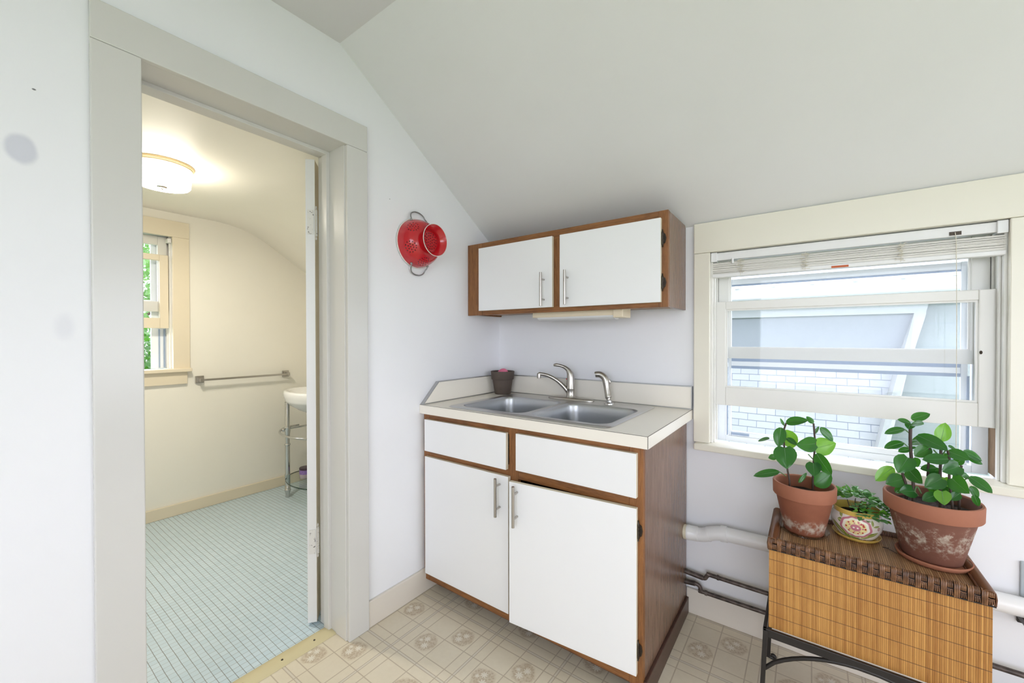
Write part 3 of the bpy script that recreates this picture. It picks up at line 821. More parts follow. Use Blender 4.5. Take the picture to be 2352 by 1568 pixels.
for (bx0, bx1) in ((.192,.541),(.574,.920)):
    cx, cy, hx, hy = (bx0+bx1)/2, (-.553-.172)/2, (bx1-bx0)/2, (.553-.172)/2
    lp = [rrect(cx, cy, hx+.003, hy+.003, .055, CH+.0032, N), rrect(cx, cy, hx-.001, hy-.001, .052, CH-.001, N), rrect(cx, cy, hx-.004, hy-.004, .05, CH-.010, N)]
    D = .165
    for k in range(1, 5): lp.append(rrect(cx, cy, hx-.004-.008*k/4, hy-.004-.008*k/4, .05, CH-.010-(D-.045)*k/4, N))
    for k in range(1, 6):
        a = PI/2*k/5; q = .035*(1-math.cos(a)); lp.append(rrect(cx, cy, hx-.012-q, hy-.012-q, max(.05-q*.3,.03), CH-D+.035-.035*math.sin(a), N))
    for k, rr in enumerate((.6,.3)): lp.append([(cx+(p[0]-cx)*rr, cy+(p[1]-cy)*rr, CH-D-.002*(k+1)) for p in lp[11]])
    b = MB(); b.loops(lp, cap1=True, flip=False); b.build('bowl', BOWLS, sk, smooth=60, solid=0)
    MB().lathe([(.0001,.004),(.006,.004),(.008,.001),(.024,.0),(.030,.003),(.040,.005),(.044,.003),(.044,.0)], (cx,cy,CH-D-.003), seg=28).build('strainer', STEEL, sk, smooth=40)

# faucet
fc = thing('kitchen_faucet', 'brushed nickel single lever faucet with low curved spout', 'faucet', (.532,-.092,CH+.004))
def superell(cx, cy, a, b, z, n=48, p=2.6):
    out = []
    for i in range(n):
        t = 2*PI*i/n; c_, s_ = math.cos(t), math.sin(t)
        out.append((cx+a*math.copysign(abs(c_)**(2/p), c_), cy+b*math.copysign(abs(s_)**(2/p), s_), z))
    return out
FZ = CH+.0042
MB().loops([superell(.532,-.092,.129,.027,FZ), superell(.532,-.092,.130,.0275,FZ+.004), superell(.532,-.092,.126,.025,FZ+.009), superell(.532,-.092,.09,.022,FZ+.0125), superell(.532,-.092,.03,.021,FZ+.0135)], cap0=True, cap1=True).build('base_plate', NICKEL, fc, smooth=50)
MB().lathe([(.0235,.013),(.0225,.017),(.0208,.02),(.0205,.055),(.0209,.056),(.0209,.058),(.0205,.059),(.0205,.098),(.020,.101)], (.532,-.092,FZ), seg=32, cap1=True).build('body', NICKEL, fc, smooth=40)
pth = smooth_path([(.532,-.092,FZ+.100,.0195),(.5315,-.092,FZ+.118,.0185),(.528,-.0935,FZ+.137,.0155),(.518,-.097,FZ+.154,.0115),(.500,-.103,FZ+.167,.0088),(.478,-.111,FZ+.1745,.0078),(.460,-.117,FZ+.1765,.0082),(.449,-.121,FZ+.1755,.0055)], 5)
lv = MB().tube([p[:3] for p in pth], [p[3] for p in pth], 18).build('lever', NICKEL, fc, smooth=60)
MB().ball((.5155,-.1035,FZ+.106), .0033).build('red_dot', REDE, fc)
pth = smooth_path([(.527,-.094,FZ+.030,.0115),(.503,-.103,FZ+.062,.011),(.470,-.115,FZ+.094,.0102),(.432,-.130,FZ+.117,.0095),(.398,-.142,FZ+.1265,.009),(.376,-.150,FZ+.1285,.0095)], 5)
sp_ = MB().tube([p[:3] for p in pth], [p[3] for p in pth], 18).build('spout', NICKEL, fc, smooth=60)
MB().lathe([(.0088,.0),(.0108,.001),(.0112,.012),(.0105,.024),(.006,.028)], (.377,-.1495,FZ+.105), seg=24, cap0=True, cap1=True).build('aerator', NICKEL, fc, smooth=40)
sy = thing('side_sprayer', 'brushed nickel side sprayer standing in its holder right of the faucet', 'sprayer', (.748,-.108,FZ))
MB().lathe([(.024,.0),(.0235,.004),(.019,.0075),(.013,.009),(.0125,.018),(.0105,.020)], (.748,-.108,FZ), seg=28, cap1=True).build('holder', CHROME, sy, smooth=40)
pth = smooth_path([(.747,-.107,FZ+.012,.0085),(.743,-.105,FZ+.027,.0085),(.742,-.1045,FZ+.030,.0125),(.738,-.102,FZ+.047,.0122),(.732,-.099,FZ+.075,.0118),(.727,-.097,FZ+.100,.0130),(.722,-.096,FZ+.117,.0136),(.712,-.097,FZ+.130,.0132),(.697,-.100,FZ+.138,.0126),(.683,-.104,FZ+.1385,.0122),(.676,-.106,FZ+.137,.0118)], 4)
MB().tube([p[:3] for p in pth], [p[3]*1.22 for p in pth], 18).build('wand', NICKEL, sy, smooth=60)
MB().tube([(.676,-.106,FZ+.137),(.674,-.1066,FZ+.1366)], .0125, 18).build('spray_face', WHITEP, sy)
tr_ = smooth_path([(.738,-.092,FZ+.118,.004),(.743,-.0905,FZ+.106,.006),(.744,-.091,FZ+.094,.004)], 4)
MB().tube([p[:3] for p in tr_], [p[3] for p in tr_], 10).build('trigger', NICKEL, sy, smooth=60)

# brown pot with sponge
pp = thing('small_clay_pot', 'small dark brown clay pot holding a pink sponge beside the sink', 'pot', (.095,-.095,CH))
MB().lathe([(.0001,.001),(.043,.001),(.046,.004),(.058,.083),(.062,.084),(.064,.086),(.068,.128),(.0675,.131),(.063,.131),(.060,.126),(.056,.09),(.043,.012),(.0001,.010)], (.095,-.095,CH), seg=48).build('pot_body', BROWNP, pp, smooth=40)
k = MB(); k.ball((0,0,0), 1, 20, 12)
k.v = [(.095+p[0]*.036, -.093+p[1]*.024, CH+.116+p[2]*.029+.004*p[0]) for p in k.v]
spg = tag(k.build('sponge', PINK, smooth=60, loc=(.095,-.093,CH+.08)), 'pink sponge poking out of the small brown clay pot', 'sponge')

# ------------------------------------------------------------------ upper cabinet
uc = thing('wall_cabinet', 'oak framed wall cabinet with two white doors above the sink', 'cabinet', (.535,-.142,1.356))
UF, UX1, UZ0, UZ1 = -.284, 1.067, 1.357, 1.742
b = MB(); b.box(.001,.016,UF+.02,-.002,UZ0+.004,UZ1-.004); b.box(.016,UX1-.012,UF+.02,-.002,UZ1-.018,UZ1-.004); b.box(.016,UX1-.012,-.012,-.002,UZ0+.02,UZ1-.018)
b.v = [(p[0], p[1], min(p[2], slope_z(p[1])-.003)) for p in b.v]
b.build('carcass', OAKX, uc)
m_ = MB(); m_.prism([(UX1-.012,UF+.02,UZ0+.002),(UX1-.012,-.001,UZ0+.002),(UX1-.012,-.001,1.727),(UX1-.012,-.014,UZ1-.004),(UX1-.012,UF+.02,UZ1-.002)], (.0119,0,0)); m_.build('side_panel', PANEL, uc)
bx(.016,UX1-.0125,UF+.02,-.012,UZ0+.012,UZ0+.024).build('bottom_panel', UNDER, uc)
for a0, a1, b0, b1 in ((.001,.105,UZ0,UZ1),(.540,.592,UZ0+.03,UZ1-.042),(1.03,UX1,UZ0,UZ1)): bx(a0,a1,UF,UF+.02,b0,b1).build('stile', OAKZ, uc, bevel=.001)
for b0, b1 in ((UZ1-.042,UZ1),(UZ0,UZ0+.03)): bx(.1055,1.0295,UF+.0004,UF+.02,b0,b1).build('rail', OAKX, uc, bevel=.001)
d1 = front(.094,.547,1.379,1.711,UF-.001).build('door', [DOORW, DOORE], uc, bevel=.0015)
bar_handle(None, .503, 1.385, 1.542, UF-.019, parent=d1)
d2 = front(.587,1.043,1.376,1.710,UF-.001).build('door', [DOORW, DOORE], uc, bevel=.0015)
bar_handle(None, .630, 1.385, 1.541, UF-.019, parent=d2)
for zz in (1.455,1.630): butterfly_hinge(1.0465, zz, UF-.0005, uc); butterfly_hinge(.0905, zz, UF-.0005, uc)
ul = thing('under_cabinet_light', 'cream strip light fixed beneath the white-doored wall cabinet', 'light fixture', (.63,-.2,1.31))
LCREAM = M('cream light housing', lin(232,218,190), .4).mat
bx(.392,.858,-.235,-.150,1.335,1.3685).build('housing', LCREAM, ul, bevel=.004)
bx(.820,.866,-.242,-.145,1.324,1.3684).build('end_cap', LCREAM, ul, bevel=.004)
h = MB(); h.loops([[(x,-.192-.040*math.cos(a),1.336-.018*math.sin(a)) for a in [PI*i/10 for i in range(11)]] for x in (.42,.819)], cap0=True, cap1=True); h.build('diffuser', WHITEP, ul, smooth=50)

# ------------------------------------------------------------------ colander
cl = thing('colander', 'red enamel colander with wire handles hung on the white wall', 'colander', (.0,-.650,1.683))
cc = (0,-.650,1.683); th_ = .0012
out = smooth_path([(.1135,.006),(.1120,.020),(.108,.040),(.100,.060),(.088,.078),(.070,.092),(.052,.099)], 4)
o = MB(); o.lathe([(r,h) for r,h in out], cc, 'x', 72, uv=True)
bw_ = o.build('bowl', REDP, cl, smooth=60)
MB().lathe([(.052,.0989),(.02,.101),(.0001,.1015)], cc, 'x', 48).build('bowl_bottom', REDE, cl, smooth=60)
MB().lathe([(.1165,.004),(.1175,.006),(.1165,.0085),(.1135,.0085),(.1130,.006),(.1140,.004),(.1165,.004)], cc, 'x', 72).build('rim', WHITEE, cl, smooth=60)
ft = smooth_path([(.050,.0985),(.0495,.104),(.053,.113),(.062,.124),(.0725,.134)], 4)
MB().lathe(ft + [(.0715,.1345)] + [(r-.0014,h+.0004) for r,h in reversed(ft[:-1])] + [(.0455,.0995)], cc, 'x', 64).build('foot_ring', REDE, cl, smooth=60)
MB().lathe([(.0715,.1338),(.0735,.1335),(.0742,.1352),(.0735,.1365),(.0715,.1360)], cc, 'x', 64).build('foot_edge', WHITEE, cl, smooth=60)
hm = MB()
for rr, n in ((.0,1),(.0125,6),(.025,12),(.0365,16)):
    for i in range(n):
        a = 2*PI*i/n + rr*40; hm.lathe([(.0001,.1022+.0002),(.0024,.1022),(.0024,.1010)], (0,cc[1]+rr*math.cos(a),cc[2]+rr*math.sin(a)), 'x', 10)
hm.build('drain_holes', M('dark drain hole', lin(48,10,14), .6).mat, cl)
for sgn in (1,-1):
    pts = [(.026,-.052,.101*1.0),(.024,-.050,.112),(.016,-.046,.122),(.011,-.038,.138),(.010,-.018,.1475),(.010,.0,.149),(.010,.018,.1475),(.011,.038,.138),(.016,.046,.122),(.024,.050,.112),(.026,.052,.101)]
    pts = [(x, cc[1]+y*.95, cc[2]+z*sgn) for x,y,z in pts]
    hd = MB().tube(smooth_path(pts, 4), .0029, 10); 
    for e_ in (pts[0], pts[-1]): hd.ball(e_, .0062, 12, 8, sc=(1,1,1))
    hd.build('handle', brushed('dull steel wire', (150,150,150), .35, (30,30,30)), cl, smooth=60)
PLANT_A_LEAVES = [[1.4547,-0.2504,0.9405,1.5164,-0.2699,0.9585,0.0249,0.0851,0.0006,-0.9964,40],[1.5311,-0.2448,0.945,1.5124,-0.24,0.9661,0.0147,0.6053,0.0046,0.796,20],[1.4493,-0.2504,0.9286,1.4382,-0.2505,0.9527,0.0079,0.8017,0.006,0.5977,0],[1.4402,-0.2505,0.9199,1.434,-0.2705,0.8561,0.0354,-0.9998,-0.0075,0.0177,10],[1.4517,-0.2204,0.9076,1.4741,-0.2052,0.8426,0.0501,-0.8363,-0.0063,-0.5483,-5],[1.4576,-0.2504,0.886,1.4866,-0.2601,0.8686,0.0164,-0.4574,-0.0034,-0.8892,50],[1.5371,-0.2598,0.8804,1.4851,-0.2802,0.872,0.0581,-0.0642,-0.0005,0.9979,-10],[1.5387,-0.2398,0.8621,1.5935,-0.2193,0.8821,0.0627,0.1882,0.0014,-0.9821,5],[1.5503,-0.2397,0.9322,1.5857,-0.2294,0.8893,0.0218,-0.5902,-0.0044,-0.8073,30],[1.5346,-0.2448,0.9104,1.5465,-0.2397,0.9365,0.0087,0.8566,0.0064,-0.516,0],[1.4515,-0.2654,0.8545,1.4586,-0.2904,0.7892,0.0625,-0.9602,-0.0072,-0.2793,5],[1.4234,-0.2406,0.8138,1.4025,-0.2408,0.8042,0.0194,-0.211,-0.0016,0.9775,10],[1.4038,-0.2208,0.8699,1.3652,-0.1911,0.8513,0.0108,-0.1432,-0.0011,0.9897,55],[1.4361,-0.2505,0.7652,1.3596,-0.2711,0.7417,0.0195,-0.135,-0.001,0.9908,45],[1.5315,-0.2698,0.8172,1.5339,-0.2948,0.7798,0.0582,-0.9638,-0.0073,-0.2667,15],[1.5397,-0.2647,0.8495,1.5773,-0.2845,0.79,0.0438,-0.6966,-0.0052,-0.7174,-25],[1.5346,-0.2398,0.7366,1.5798,-0.2344,0.7809,0.047,0.4944,0.0037,-0.8692,10],[1.492,-0.2401,0.7354,1.514,-0.2299,0.7709,0.0118,0.7836,0.0059,-0.6213,0]]
PLANT_A_STEMS = [[[[1.4658,-0.2603,0.7436],[1.4594,-0.2504,0.7796],[1.4504,-0.2504,0.8504],[1.4494,-0.2504,0.9062],[1.452,-0.2504,0.9247],[1.456,-0.2504,0.9383]],0.0028],[[[1.5307,-0.2448,0.7372],[1.531,-0.2498,0.7738],[1.5333,-0.2498,0.8316],[1.5365,-0.2498,0.8766],[1.5346,-0.2468,0.9076],[1.5319,-0.2448,0.9451]],0.0028],[[[1.4569,-0.2554,0.7542],[1.4361,-0.2505,0.7652]],0.0016],[[[1.452,-0.2504,0.9247],[1.4465,-0.2504,0.9355]],0.0016],[[[1.4397,-0.2505,0.9198],[1.4501,-0.2504,0.9162]],0.0016],[[[1.4576,-0.2504,0.886],[1.4497,-0.2504,0.8734]],0.0018],[[[1.5351,-0.2468,0.9092],[1.5452,-0.2437,0.9275]],0.0016],[[[1.5174,-0.2499,0.8401],[1.5308,-0.2498,0.8248]],0.0018],[[[1.4316,-0.2506,0.8707],[1.4504,-0.2504,0.857]],0.0018]]
PLANT_B_LEAVES = [[1.7724,-0.2276,0.9843,1.8132,-0.2245,1.0058,0.0219,0.2193,-0.0379,-0.9749,30],[1.7712,-0.2274,0.9717,1.7403,-0.2373,0.9821,0.0174,0.2006,-0.0346,0.9791,50],[1.7717,-0.2326,0.9716,1.793,-0.2616,0.9784,0.0228,-0.0091,0.0016,-1.0,50],[1.7699,-0.2272,0.9689,1.7631,-0.2463,0.9565,0.024,-0.9248,0.1597,0.3454,40],[1.7572,-0.225,0.9526,1.7101,-0.2372,0.9348,0.0132,-0.1643,0.0284,0.986,55],[1.7547,-0.2246,0.9098,1.7097,-0.2371,0.8888,0.0159,-0.2107,0.0364,0.9769,50],[1.7697,-0.2272,0.8927,1.7422,-0.2326,0.882,0.0167,-0.1521,0.0263,0.988,45],[1.7729,-0.2277,0.8952,1.7822,-0.2293,0.9016,0.007,0.242,-0.0418,-0.9694,40],[1.7623,-0.2462,0.8693,1.7382,-0.2623,0.8228,0.0409,-0.8106,0.14,0.5686,10],[1.7771,-0.2183,0.8619,1.7906,-0.2105,0.836,0.0236,-0.6518,0.1125,-0.75,10],[1.7328,-0.2208,0.8279,1.6902,-0.2338,0.7805,0.0279,-0.5377,0.0928,0.838,20],[1.7526,-0.2344,0.7993,1.713,-0.2478,0.7797,0.0325,-0.2205,0.0381,0.9746,25],[1.766,-0.2367,0.8307,1.7907,-0.2612,0.8,0.0353,-0.5294,0.0914,-0.8434,-15],[1.7773,-0.2488,0.7707,1.7415,-0.268,0.7701,0.0297,0.0176,-0.003,0.9998,30],[1.8371,-0.2185,0.9246,1.848,-0.2103,0.9801,0.0287,0.9665,-0.1669,-0.1953,0],[1.7859,-0.2198,0.936,1.8439,-0.2603,0.9095,0.0262,-0.2877,0.0497,-0.9564,45],[1.8074,-0.2134,0.9311,1.7771,-0.198,0.9153,0.0201,-0.1322,0.0228,0.991,50],[1.8082,-0.2135,0.9156,1.7686,-0.1965,0.9022,0.0119,-0.0498,0.0086,0.9987,60],[1.8135,-0.2246,0.9047,1.7795,-0.2289,0.8723,0.0296,-0.4103,0.0709,0.9092,20],[1.845,-0.2605,0.8828,1.79,-0.2713,0.8751,0.0271,-0.0117,0.002,0.9999,40],[1.847,-0.2405,0.902,1.885,-0.2674,0.8901,0.0284,-0.2324,0.0401,-0.9718,40],[1.8797,-0.236,0.907,1.9178,-0.2324,0.8839,0.0209,-0.2975,0.0514,-0.9533,45],[1.8879,-0.2374,0.8883,1.9187,-0.2326,0.8751,0.0162,-0.2318,0.04,-0.9719,45],[1.8677,-0.2542,0.8653,1.8303,-0.2782,0.8486,0.0342,-0.2337,0.0404,0.9715,20],[1.8742,-0.2351,0.8413,1.8954,-0.2286,0.8268,0.0127,-0.3264,0.0564,-0.9435,30],[1.8916,-0.2381,0.835,1.9323,-0.2553,0.8027,0.0198,-0.3661,0.0632,-0.9284,45],[1.8263,-0.2268,0.8451,1.7929,-0.221,0.8355,0.0202,-0.0314,0.0054,0.9995,40],[1.8358,-0.2284,0.8284,1.8079,-0.2236,0.8223,0.0169,0.0069,-0.0012,1.0,50],[1.8317,-0.2582,0.8239,1.7945,-0.2771,0.7947,0.0362,-0.3912,0.0675,0.9178,10],[1.8519,-0.2617,0.829,1.878,-0.2966,0.8016,0.0436,-0.4495,0.0776,-0.8899,-10],[1.8432,-0.2297,0.8201,1.8494,-0.2308,0.7946,0.0232,-0.7899,0.1364,-0.5979,0],[1.8513,-0.2413,0.7623,1.8513,-0.221,0.7975,0.0294,0.8936,-0.1543,0.4214,0],[1.8207,-0.2664,0.7765,1.789,-0.2812,0.757,0.023,-0.2933,0.0506,0.9547,30],[1.8285,-0.283,0.7926,1.8302,-0.2985,0.7584,0.0332,-0.8754,0.1511,-0.4592,5],[1.8929,-0.2383,0.8079,1.9116,-0.2314,0.775,0.0174,-0.5798,0.1001,-0.8086,30],[1.8988,-0.2444,0.7866,1.9091,-0.2411,0.7545,0.0137,-0.7235,0.1249,-0.6789,0],[1.8672,-0.2643,0.7899,1.8475,-0.2711,0.7685,0.0187,-0.4758,0.0821,0.8757,20],[1.74,-0.2119,0.7473,1.7581,-0.2049,0.7699,0.0151,0.5974,-0.1031,-0.7953,10],[1.8538,-0.2112,0.9118,1.8727,-0.2044,0.9017,0.0109,-0.2717,0.0469,-0.9612,50],[1.8312,-0.2175,0.8693,1.8588,-0.2121,0.8873,0.0201,0.2667,-0.046,-0.9627,30],[1.8642,-0.2232,0.8621,1.8851,-0.2167,0.8821,0.0183,0.4175,-0.0721,-0.9058,30],[1.8125,-0.2143,0.8244,1.8394,-0.2088,0.8392,0.0207,0.215,-0.0371,-0.9759,30],[1.8203,-0.2156,0.7893,1.8305,-0.2174,0.759,0.022,-0.7267,0.1255,-0.6754,0],[1.881,-0.2261,0.8231,1.8693,-0.2241,0.7987,0.0156,-0.7036,0.1215,0.7002,0]]
PLANT_B_STEMS = [[[[1.7746,-0.2483,0.7485],[1.775,-0.2382,0.8049],[1.7725,-0.2277,0.8652],[1.7701,-0.2273,0.9172],[1.7704,-0.2273,0.9697]],0.0042],[[[1.7594,-0.2406,0.7818],[1.7561,-0.235,0.8001],[1.752,-0.2343,0.818]],0.0035],[[[1.8331,-0.2381,0.7733],[1.8328,-0.2381,0.8311],[1.8355,-0.2284,0.8908],[1.8371,-0.2185,0.9254]],0.0035],[[[1.8089,-0.2238,0.8152],[1.8107,-0.2241,0.8599],[1.813,-0.2245,0.9009]],0.003],[[[1.8703,-0.2446,0.7483],[1.8718,-0.2448,0.8265],[1.8739,-0.2452,0.8659]],0.003],[[[1.8535,-0.2619,0.7501],[1.8491,-0.251,0.8236],[1.8488,-0.251,0.884],[1.847,-0.2405,0.9027]],0.003],[[[1.77,-0.2272,0.9389],[1.7572,-0.225,0.9518]],0.0016],[[[1.7713,-0.2275,0.8912],[1.7547,-0.2246,0.9098]],0.0016],[[[1.8813,-0.2363,0.8225],[1.8916,-0.2381,0.835]],0.0015],[[[1.8294,-0.2273,0.8859],[1.8214,-0.2209,0.8978]],0.002],[[[1.7911,-0.2512,0.7679],[1.7829,-0.2447,0.7862],[1.7773,-0.2488,0.7707]],0.0018],[[[1.7848,-0.2501,0.7588],[1.7773,-0.2488,0.7707]],0.0016],[[[1.8356,-0.2284,0.88],[1.8452,-0.2301,0.9019]],0.0018]]

# ================================================================== PIPES
pv = thing('drain_pipe', 'thick white painted drain pipe running along the wall behind the wicker chest', 'pipe', (1.6,-.05,.415))
MB().tube(smooth_path([(1.0760,-.056,.379),(1.12,-.056,.381),(1.155,-.056,.386),(1.19,-.056,.402),(1.225,-.056,.411),(1.27,-.056,.4135),(1.6,-.056,.417),(2.3,-.056,.421)], 5), .0285, 28).build('pipe_run', PVC, pv, smooth=50)
MB().tube([(1.089,-.056,.3795),(1.097,-.056,.380),(1.10,-.056,.380),(1.135,-.056,.383)], [.0315,.0325,.031,.0305], 28).build('coupling', PVC, pv, smooth=50)
MB().tube([(1.222,-.056,.411),(1.246,-.056,.4125)], .0325, 28).build('coupling', PVC, pv, smooth=50); MB().tube([(1.172,-.056,.394),(1.178,-.056,.396)], .0300, 28).build('coupling', PVC, pv, smooth=50)
MB().tube([(1.0758,-.056,.379),(1.0885,-.056,.3795)], .0305, 28).build('sleeve', M('aged ivory plastic', lin(222,214,190), .5).mat, pv, smooth=50)
k = MB(); k.box(2.040,2.062,-.09,-.001,.372,.3915); k.box(2.044,2.058,-.012,-.001,.35,.372); k.build('bracket', IRON, pv, bevel=.002)
wp1 = thing('water_pipe', 'upper thin dark iron water pipe with a bend beside the cabinet', 'pipe', (1.6,-.04,.2))
MB().tube(smooth_path([(1.0762,-.04,.196),(1.11,-.04,.193),(1.142,-.04,.190),(1.158,-.04,.1915),(1.166,-.04,.204),(1.178,-.04,.2125),(1.21,-.04,.2115),(1.7,-.04,.208),(2.3,-.04,.204)], 5), .0085, 14).build('pipe_run', PIPE, wp1, smooth=50)
for q_ in ([(1.205,-.04,.2116),(1.213,-.04,.2116)], [(1.076,-.04,.196),(1.15,-.04,.190)]): MB().tube(q_, .0105, 16).build('fitting', PIPE, wp1, smooth=50)
wp2 = thing('water_pipe', 'lower thin dark iron water pipe resting on the baseboard by the cabinet', 'pipe', (1.6,-.04,.13))
MB().tube(smooth_path([(1.0762,-.04,.149),(1.10,-.04,.153),(1.124,-.04,.1545),(1.137,-.04,.148),(1.141,-.04,.135),(1.150,-.04,.1285),(1.18,-.04,.129),(1.7,-.04,.131),(2.3,-.04,.131)], 5), .0085, 14).build('pipe_run', PIPE, wp2, smooth=50)
for q_ in ([(1.158,-.04,.1285),(1.167,-.04,.1285)], [(1.076,-.04,.150),(1.118,-.04,.1545)]): MB().tube(q_, .0106, 16).build('fitting', PIPE, wp2, smooth=50)
ol = thing('wall_outlet', 'grey outlet plate low on the wall at the right picture edge', 'outlet', (2.09,-.004,.485))
bx(2.051,2.13,-.007,-.0005,.43,.54).build('plate', M('grey plate', lin(170,178,182), .4).mat, ol, bevel=.002)
for zz in (.46,.505): bx(2.068,2.112,-.0085,-.0071,zz-.014,zz+.014).build('socket', WHITEP, ol, bevel=.002)

# ================================================================== STAND AND CHEST
X0, X1, Y0, Y1 = 1.414, 1.904, -.397, -.115
sd = thing('iron_stand', 'black wrought iron stand with arched stretcher under the wicker chest', 'stand', (1.66,-.25,0))
k = MB(); zt = .2885
k.box(X0-.012,X1+.012,Y0-.013,Y0-.002,zt-.022,zt+.004); k.box(X0-.012,X1+.012,Y1-.006,Y1+.004,zt-.022,zt+.004); k.box(X0-.013,X0-.003,Y0-.013,Y1+.004,zt-.022,zt+.004); k.box(X1+.003,X1+.013,Y0-.013,Y1+.004,zt-.022,zt+.004)
k.box(X0-.004,X1+.004,Y0+.10,Y0+.12,zt-.020,zt-.012)
k.build('frame', IRON, sd, bevel=.0015)
for sx_, x in ((-1,X0-.006),(1,X1+.006)):
    for sy_, y in ((-1,Y0-.008),(1,Y1-.002)):
        fx, fy = x+sx_*.012, y+sy_*.006
        l = MB(); l.loops([[(a+dx,b+dy,z) for dx,dy in ((-.0065,-.0065),(.0065,-.0065),(.0065,.0065),(-.0065,.0065))] for a,b,z in ((x,y,zt-.002),(lerp(x,fx,.4),lerp(y,fy,.4),.17),(fx,fy,.006))], cap0=True, cap1=True, flip=True)
        lg = l.build('leg', IRON, sd, bevel=.001)
        MB().tube(smooth_path([(fx,fy,.010),(fx-sx_*.008,fy,.0075),(fx-sx_*.018,fy,.007),(fx-sx_*.022,fy,.013),(fx-sx_*.017,fy,.018),(fx-sx_*.012,fy,.015)], 4), .0062, 10).build('foot_curl', IRON, lg, smooth=60)
for y in (Y0-.008, Y1-.002):
    pts = [(lerp(X0-.008,X1+.008,t), y, .160+.112*(1-(2*t-1)**2)**.8) for t in [i/20 for i in range(21)]]
    MB().tube(pts, .0062, 12).build('arch', IRON, sd, smooth=60)
ch = thing('wicker_chest', 'bamboo slat chest with dark woven rattan lid edge carrying the potted plants', 'chest', (1.66,-.256,.2925))
LZ = .5855
bd = MB(); bd.prism([(X0+.002,Y0+.003,.2928),(X1-.004,Y0+.003,.2928),(X1-.004,Y0+.003,LZ-.036),(X0+.002,Y0+.003,LZ-.036)], (0,Y1-Y0-.008,0)); bd.build('body', BAMB, ch)
ld_ = MB(); ld_.box(X0+.010,X1-.010,Y0+.012,Y1-.010,LZ-.036,LZ-.012); ld_.build('lid_mat', BAMT, ch)
# woven front rail, 20 knots
core = MB()
def rail_loop(p0, p1, w, h, n, m=MB):
    pass
core.box(X0+.003,X1-.003,Y0+.002,Y0+.014,LZ-.033,LZ-.004); core.box(X0+.003,X1-.003,Y1-.013,Y1-.002,LZ-.033,LZ-.004)
core.box(X0+.003,X0+.024,Y0+.002,Y1-.002,LZ-.033,LZ-.002); core.box(X1-.024,X1-.003,Y0+.002,Y1-.002,LZ-.033,LZ-.002)
core.build('lid_core', DARKW, ch)
def u_strand(mb, x, yo, yi, z0, z1, r, sq=1.0):
    """strand wrapped over a rail running along x: up the outer face, over, down inside"""
    o_ = -1 if yo < yi else 1
    pts = [(x,yo,z0),(x,yo+o_*.0012,(z0+z1)/2),(x,yo-o_*.0003,z1-.004),(x,yo-o_*.004,z1-.0004),(x,(yo+yi)/2,z1+.0006),(x,yi+o_*.003,z1-.0008),(x,yi,z1-.006),(x,yi,z1-.012)]
    mb.tube(pts, r, 6, sx=sq)
fr_ = MB(); nK = 20; pitch = (X1-X0)/nK
for i in range(nK):
    xc = X0 + (i+.5)*pitch
    for k_ in range(3): u_strand(fr_, xc - pitch*.5 + (k_+.4)*pitch*.155, Y0-.002, Y0+.015, LZ-.036, LZ, .0019)
    for k_ in range(4): 
        xx = xc + (k_-.25)*pitch*.135
        fr_.tube([(xx,Y0+.0005,LZ-.0145),(xx,Y0-.0008,LZ-.008),(xx,Y0+.001,LZ-.002),(xx,Y0+.007,LZ+.0002),(xx,Y0+.014,LZ-.004),(xx,Y0+.015,LZ-.012)], .0015, 6)
        fr_.tube([(xx,Y0+.001,LZ-.0215),(xx+(k_-1.5)*.0006,Y0-.001,LZ-.029),(xx+(k_-1.5)*.0009,Y0,LZ-.0345)], .0015, 6)
    fr_.tube([(xc-pitch*.07,Y0-.0012,LZ-.0175),(xc+pitch*.18,Y0-.0022,LZ-.0185),(xc+pitch*.42,Y0-.0012,LZ-.0185)], .0014, 6)
MB().tube([(X0-.001,Y0-.0012,LZ-.0362),(X1+.001,Y0-.0012,LZ-.0362)], .0021, 8).build('edge_strand', DARKW, ch, smooth=60)
fr_.build('woven_front_edge', RATS, ch, smooth=60)
for xa, xb in ((X0-.001,X0+.023),(X1+.001,X1-.023)):
    sr = MB(); s0 = 1 if xb > xa else -1; nS = 74
    for i in range(nS):
        y = lerp(Y0+.001, Y1-.001, i/(nS-1))
        sr.tube([(xa,y,LZ-.035),(xa-s0*.0012,y,LZ-.018),(xa+s0*.001,y,LZ-.003),(xa+s0*.006,y,LZ+.0015),(xa+s0*.012,y,LZ+.0022),(xa+s0*.019,y,LZ+.0012),(xb,y,LZ-.003),(xb,y,LZ-.012)], .0021, 5)
    sr.tube([(xb+s0*.002,Y0+.012,LZ-.006),(xb+s0*.002,Y1-.012,LZ-.006)], .0032, 8)
    sr.build('woven_side_edge', RATT, ch, smooth=60)
br = MB()
for i in range(120): u_strand(br, lerp(X0+.004, X1-.004, i/119), Y1+.001, Y1-.014, LZ-.036, LZ+.001, .0019)
br.build('woven_back_edge', RATT, ch, smooth=60)
TZ = LZ-.012 + .0004

